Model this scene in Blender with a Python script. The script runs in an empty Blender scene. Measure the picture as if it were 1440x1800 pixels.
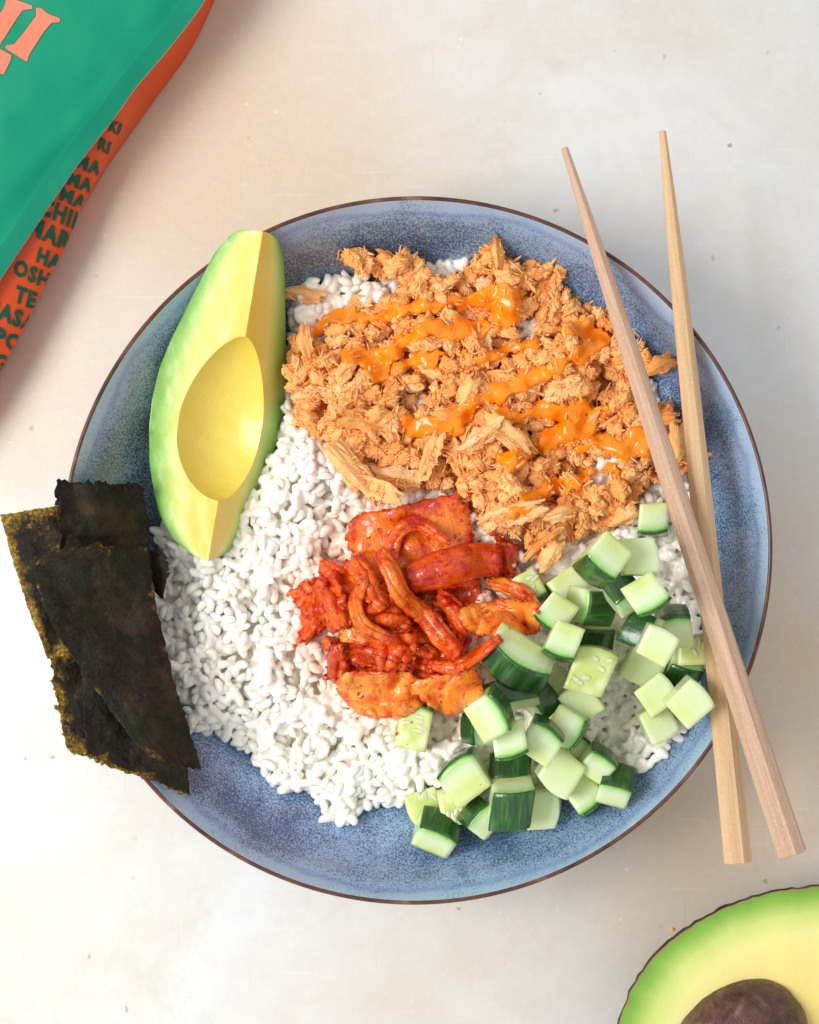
import bpy, math, random
import numpy as np
from mathutils import Vector, Matrix
random.seed(7); np.random.seed(7)
sc = bpy.context.scene
col = sc.collection

# ------------------------------------------------------------------ camera, world, light, exposure
CAMH = 0.80                      # camera height over the table, metres
K = 2.588e-4                     # metres per photo pixel per metre of distance
cam_d = bpy.data.cameras.new('camera'); cam = bpy.data.objects.new('camera', cam_d); col.objects.link(cam)
cam.location = (0, 0, CAMH)
cam_d.sensor_fit = 'VERTICAL'; cam_d.sensor_height = 24; cam_d.lens = 24 / (2 * 900 * K)
cam_d.clip_start = 0.05; cam_d.clip_end = 20
sc.camera = cam
w = bpy.data.worlds.new('World'); sc.world = w; w.use_nodes = True
bg = w.node_tree.nodes['Background']
bg.inputs[0].default_value = (0.985, 0.99, 1.0, 1); bg.inputs[1].default_value = 0.71

def area(name, loc, target, size, sizey, power, colour):
    d = bpy.data.lights.new(name, 'AREA'); d.shape = 'RECTANGLE'; d.size = size; d.size_y = sizey
    d.energy = power; d.color = colour
    o = bpy.data.objects.new(name, d); col.objects.link(o); o.location = loc
    o.rotation_euler = (Vector(target) - Vector(loc)).to_track_quat('-Z', 'Y').to_euler()
    return o
area('window_light', (-1.40, -0.05, 1.60), (0, 0, 0), 0.95, 1.0, 40, (1.0, 0.985, 0.96))
sc.view_settings.view_transform = 'Standard'; sc.view_settings.look = 'None'
sc.view_settings.exposure = 0.0; sc.view_settings.gamma = 1
sc.cycles.use_denoising = True
sc.cycles.max_bounces = 12; sc.cycles.diffuse_bounces = 8

# ------------------------------------------------------------------ helpers
def P(px, py, z=0.0):
    s = K * (CAMH - z)
    return ((px - 720) * s, (900 - py) * s, z)
def PX(px, py, z):               # arrays
    s = K * (CAMH - z)
    return (px - 720) * s, (900 - py) * s

def tag(o, label=None, cat=None, group=None, kind=None):
    if label: o['label'] = label
    if cat: o['category'] = cat
    if group: o['group'] = group
    if kind: o['kind'] = kind
    return o
def empty(name, loc=(0, 0, 0)):
    o = bpy.data.objects.new(name, None); col.objects.link(o); o.location = loc; o.empty_display_size = 0.01
    return o
def mesh_np(name, V, F, mat, smooth=True, uv=None, attr=None):
    V = np.asarray(V, dtype=np.float32); F = np.asarray(F, dtype=np.int32)
    me = bpy.data.meshes.new(name)
    n = F.shape[1]
    me.vertices.add(len(V)); me.vertices.foreach_set('co', V.ravel())
    me.loops.add(F.size); me.loops.foreach_set('vertex_index', F.ravel())
    me.polygons.add(len(F)); me.polygons.foreach_set('loop_start', np.arange(0, F.size, n, dtype=np.int32))
    me.polygons.foreach_set('loop_total', np.full(len(F), n, dtype=np.int32))
    me.update(calc_edges=True)
    if smooth: me.polygons.foreach_set('use_smooth', np.ones(len(F), dtype=bool))
    if uv is not None:
        l = me.uv_layers.new(name='UVMap'); l.data.foreach_set('uv', np.asarray(uv, dtype=np.float32)[F.ravel()].ravel())
    if attr:
        for k, a in attr.items():
            at = me.attributes.new(k, 'FLOAT', 'POINT'); at.data.foreach_set('value', np.asarray(a, dtype=np.float32))
    if mat: me.materials.append(mat)
    me.validate()
    return me
def put(name, me, parent=None, M=None):
    o = bpy.data.objects.new(name, me); col.objects.link(o)
    if parent: o.parent = parent
    if M is not None: o.matrix_local = M
    return o

def hsh(i, j, k, s):
    h = (i * 374761393 + j * 668265263 + k * 2147483647 + s * 974634777) & 0xFFFFFFFF
    h = ((h ^ (h >> 13)) * 1274126177) & 0xFFFFFFFF
    h = ((h ^ (h >> 16)) * 2246822519) & 0xFFFFFFFF
    return ((h ^ (h >> 15)) & 0xFFFFFF) / float(0xFFFFFF)
def vn(x, y, z=0.0, s=0):
    x, y, z = np.broadcast_arrays(np.asarray(x, float), np.asarray(y, float), np.asarray(z, float))
    i, j, k = np.floor(x).astype(np.int64), np.floor(y).astype(np.int64), np.floor(z).astype(np.int64)
    f, g, h = x - i, y - j, z - k
    f, g, h = f*f*(3-2*f), g*g*(3-2*g), h*h*(3-2*h)
    r = 0
    for a in (0, 1):
        for b in (0, 1):
            for c in (0, 1):
                r = r + hsh(i+a, j+b, k+c, s) * (f if a else 1-f) * (g if b else 1-g) * (h if c else 1-h)
    return r * 2 - 1
def fbm(x, y, z=0.0, s=0, o=3):
    r = 0; a = 1
    for q in range(o):
        r = r + a * vn(np.asarray(x) * 2**q, np.asarray(y) * 2**q, np.asarray(z) * 2**q, s + q); a *= .5
    return r

def grid_faces(nu, nv, close_v=False, close_u=False):
    # vertex index = i*nv + j
    F = []
    I = np.arange(nu if close_u else nu - 1); J = np.arange(nv if close_v else nv - 1)
    I, J = np.meshgrid(I, J, indexing='ij'); I = I.ravel(); J = J.ravel()
    I2 = (I + 1) % nu; J2 = (J + 1) % nv
    return np.stack([I*nv+J, I2*nv+J, I2*nv+J2, I*nv+J2], 1)

def inside(poly, x, y):
    r = np.zeros(np.broadcast(x, y).shape, bool); n = len(poly)
    for i in range(n):
        x1, y1 = poly[i]; x2, y2 = poly[(i+1) % n]
        c = ((y1 > y) != (y2 > y)) & (x < (x2-x1) * (y-y1) / ((y2-y1) or 1e-12) + x1)
        r ^= c
    return r
def dist_poly(poly, x, y, closed=True):
    d = np.full(np.broadcast(x, y).shape, 1e9); n = len(poly)
    for i in range(n if closed else n - 1):
        x1, y1 = poly[i]; x2, y2 = poly[(i+1) % n]
        dx, dy = x2-x1, y2-y1
        t = np.clip(((x-x1)*dx + (y-y1)*dy) / (dx*dx+dy*dy+1e-18), 0, 1)
        d = np.minimum(d, np.hypot(x-x1-t*dx, y-y1-t*dy))
    return d
def catmull(pts, n):
    p = np.asarray(pts, float)
    if len(p) == 2:
        t = np.linspace(0, 1, n)[:, None]; return p[0] * (1-t) + p[1] * t
    seg = np.r_[0, np.cumsum(np.linalg.norm(np.diff(p[:, :2], axis=0), axis=1))]; seg /= seg[-1]
    q = np.vstack([2*p[0]-p[1], p, 2*p[-1]-p[-2]])
    out = []
    for t in np.linspace(0, 1, n):
        i = min(max(np.searchsorted(seg, t, 'right') - 1, 0), len(p) - 2)
        u = (t - seg[i]) / max(seg[i+1] - seg[i], 1e-9)
        a, b, c, d = q[i], q[i+1], q[i+2], q[i+3]
        out.append(.5 * (2*b + (c-a)*u + (2*a-5*b+4*c-d)*u*u + (3*b-a-3*c+d)*u**3))
    return np.array(out)

# ------------------------------------------------------------------ material helper
class NT:
    def __init__(s, name):
        s.m = bpy.data.materials.new(name); s.m.use_nodes = True; s.t = s.m.node_tree; s.n = s.t.nodes
        s.b = s.n['Principled BSDF']
    def new(s, typ, **kw):
        n = s.n.new(typ)
        for k, v in kw.items(): setattr(n, k, v)
        return n
    def link(s, a, b): s.t.links.new(a, b)
    def sv(s, inp, v):
        if hasattr(v, 'default_value') and hasattr(v, 'is_output'): s.link(v, inp)
        else:
            if inp.type == 'RGBA' and len(v) == 3: v = (*v, 1)
            inp.default_value = v
    def p(s, **kw):
        for k, v in kw.items(): s.sv(s.b.inputs[k.replace('_', ' ')], v)
    def co(s, kind='Object', scale=(1, 1, 1), rot=(0, 0, 0)):
        c = s.new('ShaderNodeTexCoord'); m = s.new('ShaderNodeMapping'); s.link(c.outputs[kind], m.inputs[0])
        m.inputs['Scale'].default_value = scale; m.inputs['Rotation'].default_value = rot
        return m.outputs[0]
    def noise(s, vec, scale, detail=3, rough=.5, dist=0, out=0):
        n = s.new('ShaderNodeTexNoise'); s.link(vec, n.inputs['Vector']); n.inputs['Scale'].default_value = scale
        n.inputs['Detail'].default_value = detail; n.inputs['Roughness'].default_value = rough; n.inputs['Distortion'].default_value = dist
        return n.outputs[out]
    def voro(s, vec, scale, feature='F1', out='Distance'):
        n = s.new('ShaderNodeTexVoronoi', feature=feature); s.link(vec, n.inputs['Vector']); n.inputs['Scale'].default_value = scale
        return n.outputs[out]
    def ramp(s, fac, stops, interp='LINEAR'):
        r = s.new('ShaderNodeValToRGB'); r.color_ramp.interpolation = interp; s.sv(r.inputs[0], fac)
        e = r.color_ramp.elements
        while len(e) < len(stops): e.new(.5)
        for q, (pos, c) in zip(e, stops):
            q.position = pos; q.color = (c, c, c, 1) if not hasattr(c, '__len__') else (*c, 1)
        return r.outputs[0]
    def mix(s, fac, a, b, mode='MIX'):
        m = s.new('ShaderNodeMix', data_type='RGBA', blend_type=mode)
        s.sv(m.inputs[0], fac); s.sv(m.inputs[6], a); s.sv(m.inputs[7], b); return m.outputs[2]
    def math(s, op, a, b=0.0, c=0.0):
        m = s.new('ShaderNodeMath', operation=op)
        s.sv(m.inputs[0], a); s.sv(m.inputs[1], b); s.sv(m.inputs[2], c); return m.outputs[0]
    def bump(s, h, strength, dist, prev=None):
        b = s.new('ShaderNodeBump'); s.sv(b.inputs['Height'], h); b.inputs['Strength'].default_value = strength
        b.inputs['Distance'].default_value = dist
        if prev is not None: s.link(prev, b.inputs['Normal'])
        return b.outputs[0]
    def attr(s, name):
        a = s.new('ShaderNodeAttribute', attribute_name=name); return a.outputs['Fac']
def sss(t, wgt, radius, scale=1.0):
    t.p(Subsurface_Weight=wgt, Subsurface_Radius=radius, Subsurface_Scale=scale)

# table
t = NT('table_plaster'); o3 = t.co('Object')
big = t.noise(o3, 5.2, 4, .55, .6); med = t.noise(o3, 22, 5, .65, .4); fine = t.noise(o3, 260, 3, .6)
c = t.mix(t.ramp(big, [(.42, 0), (.62, 1)]), (.735, .74, .735), (.69, .64, .56))
c = t.mix(t.math('MULTIPLY', t.ramp(med, [(.5, 0), (.75, 1)]), .55), c, (.78, .775, .76))
c = t.mix(t.math('MULTIPLY', t.ramp(t.noise(t.co('Object', (1, 1, 1), (0, 0, .5)), 13, 5, .7, 1.2), [(.56, 0), (.72, 1)]), .42), c, (.58, .45, .31))
# warm tan areas of the board beyond the pouch and right of the bowl
sep = t.new('ShaderNodeSeparateXYZ'); t.link(o3, sep.inputs[0])
def blob(cx, cy, r):
    dx = t.math('SUBTRACT', sep.outputs[0], cx); dy = t.math('SUBTRACT', sep.outputs[1], cy)
    d = t.math('SQRT', t.math('ADD', t.math('MULTIPLY', dx, dx), t.math('MULTIPLY', dy, dy)))
    d = t.math('ADD', t.math('DIVIDE', d, r), t.math('MULTIPLY', t.math('SUBTRACT', t.noise(o3, 9, 4, .6), .5), 1.3))
    return t.ramp(d, [(.2, 1), (1, 0)])
for (bx, by, br, bw) in ((P(330, 300)[0], P(330, 300)[1], .135, 1.0), (P(1400, 1150)[0], P(1400, 1150)[1], .10, 1.0), (P(60, 760)[0], P(60, 760)[1], .05, .3), (P(1290, 1430)[0], P(1290, 1430)[1], .075, .9)):
    c = t.mix(t.math('MULTIPLY', blob(bx, by, br), bw), c, (.69, .54, .39))
c = t.mix(t.math('MULTIPLY', t.ramp(t.noise(o3, 75, 5, .7), [(.42, 0), (.66, 1)]), .22), c, (.60, .55, .47)); c = t.mix(t.math('MULTIPLY', t.ramp(t.noise(o3, 340, 4, .7), [(.5, 0), (.7, 1)]), .16), c, (.85, .85, .83))
wv = t.new('ShaderNodeVectorMath', operation='MULTIPLY_ADD'); t.link(t.noise(o3, 300, 3, .6, 0, 1), wv.inputs[0]); wv.inputs[1].default_value = (.004, .004, .004); t.link(o3, wv.inputs[2])
v1 = t.voro(wv.outputs[0], 80); c = t.mix(t.math('MULTIPLY', t.ramp(v1, [(.04, .9), (.09, 0)]), t.ramp(t.noise(o3, 30, 2), [(.46, 0), (.58, .9)])), c, (.36, .25, .16))
v2 = t.voro(t.co('Object', (1, 1, 1), (0, .0, .9)), 120); c = t.mix(t.math('MULTIPLY', t.ramp(v2, [(.03, .8), (.10, 0)]), t.ramp(t.noise(o3, 17, 2), [(.5, 0), (.62, .6)])), c, (.93, .92, .9))
sc1 = t.noise(t.co('Object', (6, 260, 1), (0, 0, .7)), 3, 3, .6); c = t.mix(t.ramp(sc1, [(.66, 0), (.72, .3)]), c, (.88, .87, .86))
sc2 = t.noise(t.co('Object', (300, 9, 1), (0, 0, -.15)), 3, 3, .6); c = t.mix(t.ramp(sc2, [(.66, 0), (.74, .22)]), c, (.5, .42, .34))
t.p(Base_Color=c, Roughness=t.ramp(med, [(.3, .42), (.7, .62)]), Normal=t.bump(fine, .12, .0006, t.bump(med, .12, .002)))
M_table = t.m

# bowl glaze
t = NT('bowl_glaze'); o3 = t.co('Object'); sep = t.new('ShaderNodeSeparateXYZ'); t.link(o3, sep.inputs[0])
r = t.math('SQRT', t.math('ADD', t.math('MULTIPLY', sep.outputs[0], sep.outputs[0]), t.math('MULTIPLY', sep.outputs[1], sep.outputs[1])))
wob = t.math('MULTIPLY', t.math('SUBTRACT', t.noise(o3, 26, 3), .5), .007)
r = t.math('MULTIPLY', t.math('ADD', r, wob), 1 / .12)
sp = t.noise(o3, 1500, 2, .6); sp2 = t.noise(o3, 2600, 1, .5); lg = t.noise(o3, 55, 4, .6)
dens = t.ramp(r, [(.62, .51), (.88, .53), (.935, .49), (.96, .42), (.985, .34)])
dens = t.math('ADD', dens, t.math('MULTIPLY', t.math('SUBTRACT', lg, .5), .38))
spk = t.math('ADD', t.math('MULTIPLY', sp, .65), t.math('MULTIPLY', sp2, .35))
dots = t.ramp(t.math('ADD', t.math('SUBTRACT', dens, spk), .5), [(.40, 0), (.60, 1)])
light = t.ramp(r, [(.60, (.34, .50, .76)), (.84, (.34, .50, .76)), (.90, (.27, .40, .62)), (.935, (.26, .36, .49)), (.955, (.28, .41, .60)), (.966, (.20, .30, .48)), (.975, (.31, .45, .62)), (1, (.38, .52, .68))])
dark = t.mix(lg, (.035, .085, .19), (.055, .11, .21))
gs = t.math('ADD', t.math('ADD', t.math('MULTIPLY', sep.outputs[0], -5.2), t.math('MULTIPLY', sep.outputs[1], 4.0)), t.math('MULTIPLY', t.math('SUBTRACT', t.noise(o3, 16, 3), .5), .9))  # grey-green glaze toward the upper left, with the wall's shade painted into it
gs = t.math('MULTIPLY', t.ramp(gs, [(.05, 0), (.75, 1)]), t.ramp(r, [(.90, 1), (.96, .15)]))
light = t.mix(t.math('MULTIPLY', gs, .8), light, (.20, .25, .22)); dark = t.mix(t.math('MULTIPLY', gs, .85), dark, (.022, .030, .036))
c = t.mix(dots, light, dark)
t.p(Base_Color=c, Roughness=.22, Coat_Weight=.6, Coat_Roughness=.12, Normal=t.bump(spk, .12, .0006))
M_glaze = t.m
t = NT('bowl_rim_brown'); o3 = t.co('Object')
t.p(Base_Color=t.ramp(t.noise(o3, 120, 4), [(.3, (.045, .014, .008)), (.6, (.13, .045, .022)), (.8, (.30, .17, .12))]), Roughness=.35)
M_rim = t.m

# rice
t = NT('cooked_rice'); o3 = t.co('Object'); g = t.new('ShaderNodeNewGeometry')
oi = t.new('ShaderNodeObjectInfo')
rnd = t.math('FRACT', t.math('ADD', g.outputs['Random Per Island'], oi.outputs['Random']))
c = t.mix(rnd, (.86, .815, .70), (.965, .945, .885))
vm = t.new('ShaderNodeVectorMath', operation='DISTANCE'); t.link(g.outputs['Position'], vm.inputs[0]); vm.inputs[1].default_value = P(712, 1085, .042)
dk = t.math('ADD', vm.outputs['Value'], t.math('MULTIPLY', t.math('SUBTRACT', t.noise(g.outputs['Position'], 90, 4, .65), .5), .022))
c = t.mix(t.math('MULTIPLY', t.ramp(t.math('MULTIPLY', dk, 10.0), [(.36, 1), (.47, 0)]), .42), c, (.93, .48, .26))
t.p(Base_Color=c, Roughness=.30, Specular_IOR_Level=.5, Coat_Weight=.6, Coat_Roughness=.14, Normal=t.bump(t.noise(t.co('Object'), 900, 2), .25, .0004))
sss(t, .8, (1, .93, .8), .0022)
t.b.subsurface_method = 'BURLEY'; M_rice = t.m

# tuna
def tuna_mat(name, a, b, d):
    t = NT(name); o3 = t.co('Object'); g = t.new('ShaderNodeNewGeometry'); oi = t.new('ShaderNodeObjectInfo')
    rnd = t.math('FRACT', t.math('ADD', g.outputs['Random Per Island'], oi.outputs['Random']))
    n = t.noise(o3, 420, 4, .65); f = t.noise(t.co('Object', (.22, 1, 1)), 1700, 3, .6)
    c = t.mix(t.ramp(t.math('ADD', t.math('MULTIPLY', n, .6), t.math('MULTIPLY', rnd, .4)), [(.25, 0), (.75, 1)]), a, b)
    c = t.mix(t.ramp(n, [(.58, 0), (.72, .7)]), c, d); c = t.mix(t.ramp(t.noise(g.outputs['Position'], 110, 3, .6), [(.55, 0), (.70, .55)]), c, (.98, .70, .44)); c = t.mix(t.ramp(t.noise(g.outputs['Position'], 140, 3, .6, 1.0), [(.56, 0), (.70, .5)]), c, (.82, .25, .03))
    t.p(Base_Color=c, Roughness=t.ramp(n, [(.3, .35), (.7, .6)]), Specular_IOR_Level=.28, Normal=t.bump(f, .55, .0007, t.bump(n, .5, .0012)))
    sss(t, .35, (1, .5, .22), .0009); t.b.subsurface_method = 'BURLEY'
    return t.m
M_tuna = tuna_mat('seasoned_tuna', (.94, .35, .068), (.98, .60, .24), (.86, .23, .018))
M_tuna_pale = tuna_mat('pale_tuna', (.95, .44, .14), (.98, .60, .27), (.90, .32, .06))

# spicy mayo
t = NT('spicy_mayo'); o3 = t.co('Object')
n = t.noise(o3, 260, 3)
t.p(Base_Color=t.mix(t.ramp(n, [(.35, 0), (.7, 1)]), (1.0, .24, .001), (1.0, .32, .006)), Roughness=.22, Specular_IOR_Level=.35, Coat_Weight=.4, Coat_Roughness=.08, Normal=t.bump(t.noise(o3, 500, 3), .12, .0006))
sss(t, .15, (1, .4, .1), .0015)
M_sauce = t.m

# kimchi
def kim_mat(name, stem, mid, paste, amt, sc_=230):
    t = NT(name); uv = t.co('UV', (1, 1, 1)); o3 = t.co('Object')
    veins = t.noise(t.co('UV', (13, 1.3, 1)), 1.0, 3, .5, .5)
    n = t.noise(o3, sc_, 4, .62, .4); n2 = t.noise(o3, 90, 3, .5)
    c = t.mix(t.ramp(veins, [(.25, 0), (.75, 1)]), stem, mid)
    m = t.ramp(t.math('ADD', t.math('MULTIPLY', n, .6), t.math('MULTIPLY', n2, .4)), [(.60 - amt*.28, 0), (.72 - amt*.24, 1)])
    e = t.attr('edge'); m = t.math('MAXIMUM', m, t.ramp(t.math('ADD', e, t.math('MULTIPLY', t.math('SUBTRACT', n, .5), .9)), [(.86, 0), (1.02, .85)]))
    c = t.mix(m, c, paste)
    red = t.ramp(t.noise(o3, 620, 3, .6), [(.56, 0), (.66, 1)])
    c = t.mix(t.math('MULTIPLY', red, t.math('MULTIPLY', m, .8)), c, (.55, .008, .002))
    bmp = t.bump(t.noise(o3, 620, 3, .6), .5, .0012, t.bump(veins, .5, .0016, t.bump(n, .4, .0020)))
    t.p(Base_Color=c, Roughness=.3, Specular_IOR_Level=.3, Coat_Weight=.75, Coat_Roughness=.05, Coat_Normal=t.bump(n2, .5, .002, t.bump(t.noise(o3, 420, 2), .3, .0012)), Normal=bmp)
    sss(t, .15, (1, .3, .08), .002)
    return t.m
M_kstem = kim_mat('kimchi_stem', (.90, .27, .010), (.76, .11, .002), (.62, .02, .001), .52)
M_kpale = kim_mat('kimchi_pale_stem', (.93, .42, .06), (.88, .21, .006), (.76, .05, .001), .50)
M_kred = kim_mat('kimchi_red_leaf', (.93, .18, .003), (.84, .065, .001), (.60, .008, .001), .48)
M_kdark = kim_mat('kimchi_dark_red', (.78, .11, .003), (.60, .035, .001), (.42, .006, .001), .45)
t = NT('chili_flake'); t.p(Base_Color=(.70, .022, .004), Roughness=.25, Coat_Weight=.8); M_chili = t.m

# cucumber
def cuc_flesh(name, seedy):
    t = NT(name); o3 = t.co('Object'); d = t.attr('rind')       # 0 at the rind, 1 at the core
    n = t.noise(o3, 260, 3, .55)
    dd = t.math('ADD', d, t.math('MULTIPLY', t.math('SUBTRACT', n, .5), .16))
    st = [(.0, (.10, .34, .035)), (.07, (.24, .56, .10)), (.16, (.46, .68, .28)), (.40, (.67, .79, .50)), (.75, (.68, .78, .42)), (1.0, (.63, .73, .27))]
    if seedy: st = [(.0, (.2, .5, .1)), (.14, (.54, .72, .28)), (.45, (.64, .75, .26)), (.8, (.60, .71, .19)), (1.0, (.57, .67, .18))]
    c = t.ramp(dd, st)
    v = t.voro(t.co('Object', (1, 1, .45)), 210 if seedy else 150, 'SMOOTH_F1')
    c = t.mix(t.math('MULTIPLY', t.ramp(v, [(.2, .6), (.5, 0)]), t.ramp(d, [(.45, 0), (.8, 1 if seedy else .35)])), c, (.86, .90, .62))
    t.p(Base_Color=c, Roughness=.3, Specular_IOR_Level=.5, Coat_Weight=.5, Coat_Roughness=.2, Normal=t.bump(t.noise(o3, 1200, 3), .3, .0005, t.bump(v, .35 if seedy else .1, .0012)))
    sss(t, .5, (.75, 1, .4), .0035)
    return t.m
M_cuc = cuc_flesh('cucumber_flesh', False); M_cucs = cuc_flesh('cucumber_seedy_flesh', True)
t = NT('cucumber_peel'); o3 = t.co('Object')
st = t.noise(t.co('Object', (1, 1, .12)), 420, 3, .6, .3)
c = t.ramp(st, [(.35, (.006, .04, .006)), (.55, (.014, .085, .012)), (.72, (.06, .20, .025)), (.85, (.16, .34, .06))])
t.p(Base_Color=c, Roughness=.3, Coat_Weight=.6, Coat_Roughness=.12, Normal=t.bump(st, .4, .0008, t.bump(t.noise(o3, 500, 3), .3, .0006)))
M_peel = t.m
t = NT('cucumber_seed'); t.p(Base_Color=(.76, .82, .44), Roughness=.25, Coat_Weight=.7); sss(t, .4, (1, 1, .5), .002); M_seed = t.m

# avocado
def avo_mat(name, stops, bumpy=.25, hollow=False):
    t = NT(name); o3 = t.co('Object'); a = t.attr('rr')
    n = t.noise(o3, 70, 4, .55, .3)
    c = t.ramp(t.math('ADD', a, t.math('MULTIPLY', t.math('SUBTRACT', n, .5), .07)), stops)
    spots = t.noise(t.co('Object', (1, 1, 2.2)), 160, 5, .7, .6)
    c = t.mix(t.ramp(spots, [(.70, 0), (.76, .35)]), c, (.55, .40, .07))
    t.p(Base_Color=c, Roughness=.36, Coat_Weight=.25, Coat_Roughness=.25, Normal=t.bump(t.noise(o3, 500, 3), bumpy*.7, .0005, t.bump(n, bumpy, .0016)))
    sss(t, .35, (1, .85, .3), .003)
    return t.m
M_avo = avo_mat('avocado_flesh', [(.0, (.78, .56, .075)), (.42, (.78, .62, .12)), (.55, (.74, .68, .19)), (.69, (.56, .65, .16)), (.83, (.30, .52, .09)), (1, (.12, .33, .03))])
M_avo_hollow = avo_mat('avocado_hollow', [(.0, (.82, .62, .07)), (.6, (.82, .66, .12)), (1, (.80, .66, .13))], .5)
M_avo_outer = avo_mat('avocado_outer', [(0, (.33, .58, .09)), (1, (.25, .50, .07))], .4)
M_avo2 = avo_mat('avocado_half_flesh', [(.0, (.84, .64, .16)), (.40, (.86, .72, .26)), (.66, (.82, .77, .30)), (.80, (.60, .70, .20)), (.915, (.25, .47, .055)), (.975, (.16, .36, .035)), (.986, (.34, .25, .05)), (1, (.20, .15, .035))])
t = NT('avocado_skin'); o3 = t.co('Object')
t.p(Base_Color=t.ramp(t.voro(o3, 260), [(.1, (.012, .010, .008)), (.6, (.035, .04, .016))]), Roughness=.55, Normal=t.bump(t.noise(o3, 300, 4), .8, .0016)); M_skin = t.m
t = NT('avocado_stone'); o3 = t.co('Object')
n = t.noise(o3, 110, 6, .68, .8); n2 = t.noise(o3, 420, 4, .6)
c = t.ramp(n, [(.30, (.018, .008, .006)), (.46, (.075, .022, .018)), (.58, (.13, .055, .038)), (.72, (.30, .20, .13))])
c = t.mix(t.ramp(t.attr('rr'), [(.72, 0), (.95, .75)]), c, (.13, .105, .028))
t.p(Base_Color=c, Roughness=t.ramp(n2, [(.4, .22), (.6, .5)]), Coat_Weight=.3, Normal=t.bump(n, .7, .0022, t.bump(n2, .5, .0007))); M_stone = t.m

# nori
def nori_mat(name, gold):
    t = NT(name); o3 = t.co('Object'); uvn = t.attr('edge')
    n = t.noise(o3, 150, 6, .7, .5); f = t.noise(o3, 900, 4, .7); big = t.noise(o3, 48, 4, .6, .8)
    c = t.ramp(f, [(.3, (.004, .003, .002)), (.55, (.014, .009, .005)), (.75, (.036, .024, .011))])
    c = t.mix(t.ramp(big, [(.42, 0), (.62, .8)]), c, (.012, .015, .006)); c = t.mix(t.ramp(t.noise(o3, 75, 5, .7), [(.5, 0), (.68, .6)]), c, (.060, .036, .014))
    gm = t.math('ADD', t.math('MULTIPLY', n, .62), t.math('MULTIPLY', big, .38))
    gm = t.math('ADD', gm, t.math('MULTIPLY', t.ramp(uvn, [(.72, 0), (1, 1)]), .10 + gold*.10))
    g = t.ramp(gm, [(.73 - gold*.22, 0), (.83 - gold*.17, 1)])
    c = t.mix(g, c, t.ramp(f, [(.3, (.06, .024, .003)), (.52, (.24, .125, .010)), (.72, (.62, .44, .09))]))
    t.p(Base_Color=c, Roughness=.36, Specular_IOR_Level=.16, Normal=t.bump(f, .6, .0006, t.bump(n, .8, .0016)))
    return t.m
M_nori = nori_mat('nori_dark', .05); M_norig = nori_mat('nori_golden', .85); M_norim = nori_mat('nori_mixed', .35)

# chopsticks
def wood(name, a, b):
    t = NT(name); n = t.noise(t.co('Object', (1, 1, .035)), 900, 4, .6); p_ = t.noise(t.co('Object', (1, 1, .03)), 1300, 3, .6); m = t.noise(t.co('Object', (1, 1, .06)), 180, 3, .6)
    c = t.mix(t.ramp(n, [(.3, 0), (.7, 1)]), a, b); c = t.mix(t.math('MULTIPLY', m, .5), c, (a[0]*.8, a[1]*.72, a[2]*.66))
    c = t.mix(t.math('MULTIPLY', t.ramp(p_, [(.64, 0), (.72, 1)]), .55), c, (.22, .10, .05))
    sp = t.noise(t.co('Object', (1, 1, .4)), 3200, 2); c = t.mix(t.math('MULTIPLY', t.ramp(sp, [(.55, 0), (.7, 1)]), .3), c, (.86, .74, .62))
    t.p(Base_Color=c, Roughness=.6, Specular_IOR_Level=.3, Normal=t.bump(n, .35, .0004, t.bump(sp, .2, .0003))); return t.m
M_wood1 = wood('pinkish_wood', (.50, .31, .20), (.68, .47, .335)); M_wood2 = wood('golden_wood', (.60, .38, .19), (.76, .54, .32))

def plain(name, c, rough, b=0, bs=200, coat=0):
    t = NT(name); o3 = t.co('Object'); n = t.noise(o3, bs, 4)
    cc = t.mix(t.math('MULTIPLY', n, .25), c, tuple(x*.8 for x in c))
    t.p(Base_Color=cc, Roughness=rough, Specular_IOR_Level=.25, Coat_Weight=coat, Coat_Roughness=.3)
    if b: t.p(Normal=t.bump(n, b, .001))
    return t.m
M_green = plain('pouch_green', (.0, .27, .15), .5, .25, 90)
M_green_seal = plain('pouch_green_seal', (.0, .23, .13), .42, .15, 250)
M_orange = plain('pouch_orange', (.80, .095, .022), .45, .2, 90)
M_coral = plain('print_coral', (.93, .22, .13), .45)
M_print = plain('print_dark_green', (.012, .10, .055), .5)
M_outline = plain('print_outline', (.05, .12, .07), .5)
M_paper = plain('pouch_paper_edge', (.70, .66, .52), .6)

# ------------------------------------------------------------------ table
def box_mesh(name, x0, x1, y0, y1, z0, z1, mat):
    V = [(x, y, z) for x in (x0, x1) for y in (y0, y1) for z in (z0, z1)]
    F = [(0, 1, 3, 2), (4, 6, 7, 5), (0, 4, 5, 1), (2, 3, 7, 6), (0, 2, 6, 4), (1, 5, 7, 3)]
    return mesh_np(name, V, F, mat, False)
tag(put('tabletop', box_mesh('tabletop', -.7, .7, -.7, .7, -.03, 0, M_table)), 'pale mottled plaster tabletop with warm tan stains under the bowl', kind='structure')

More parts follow.
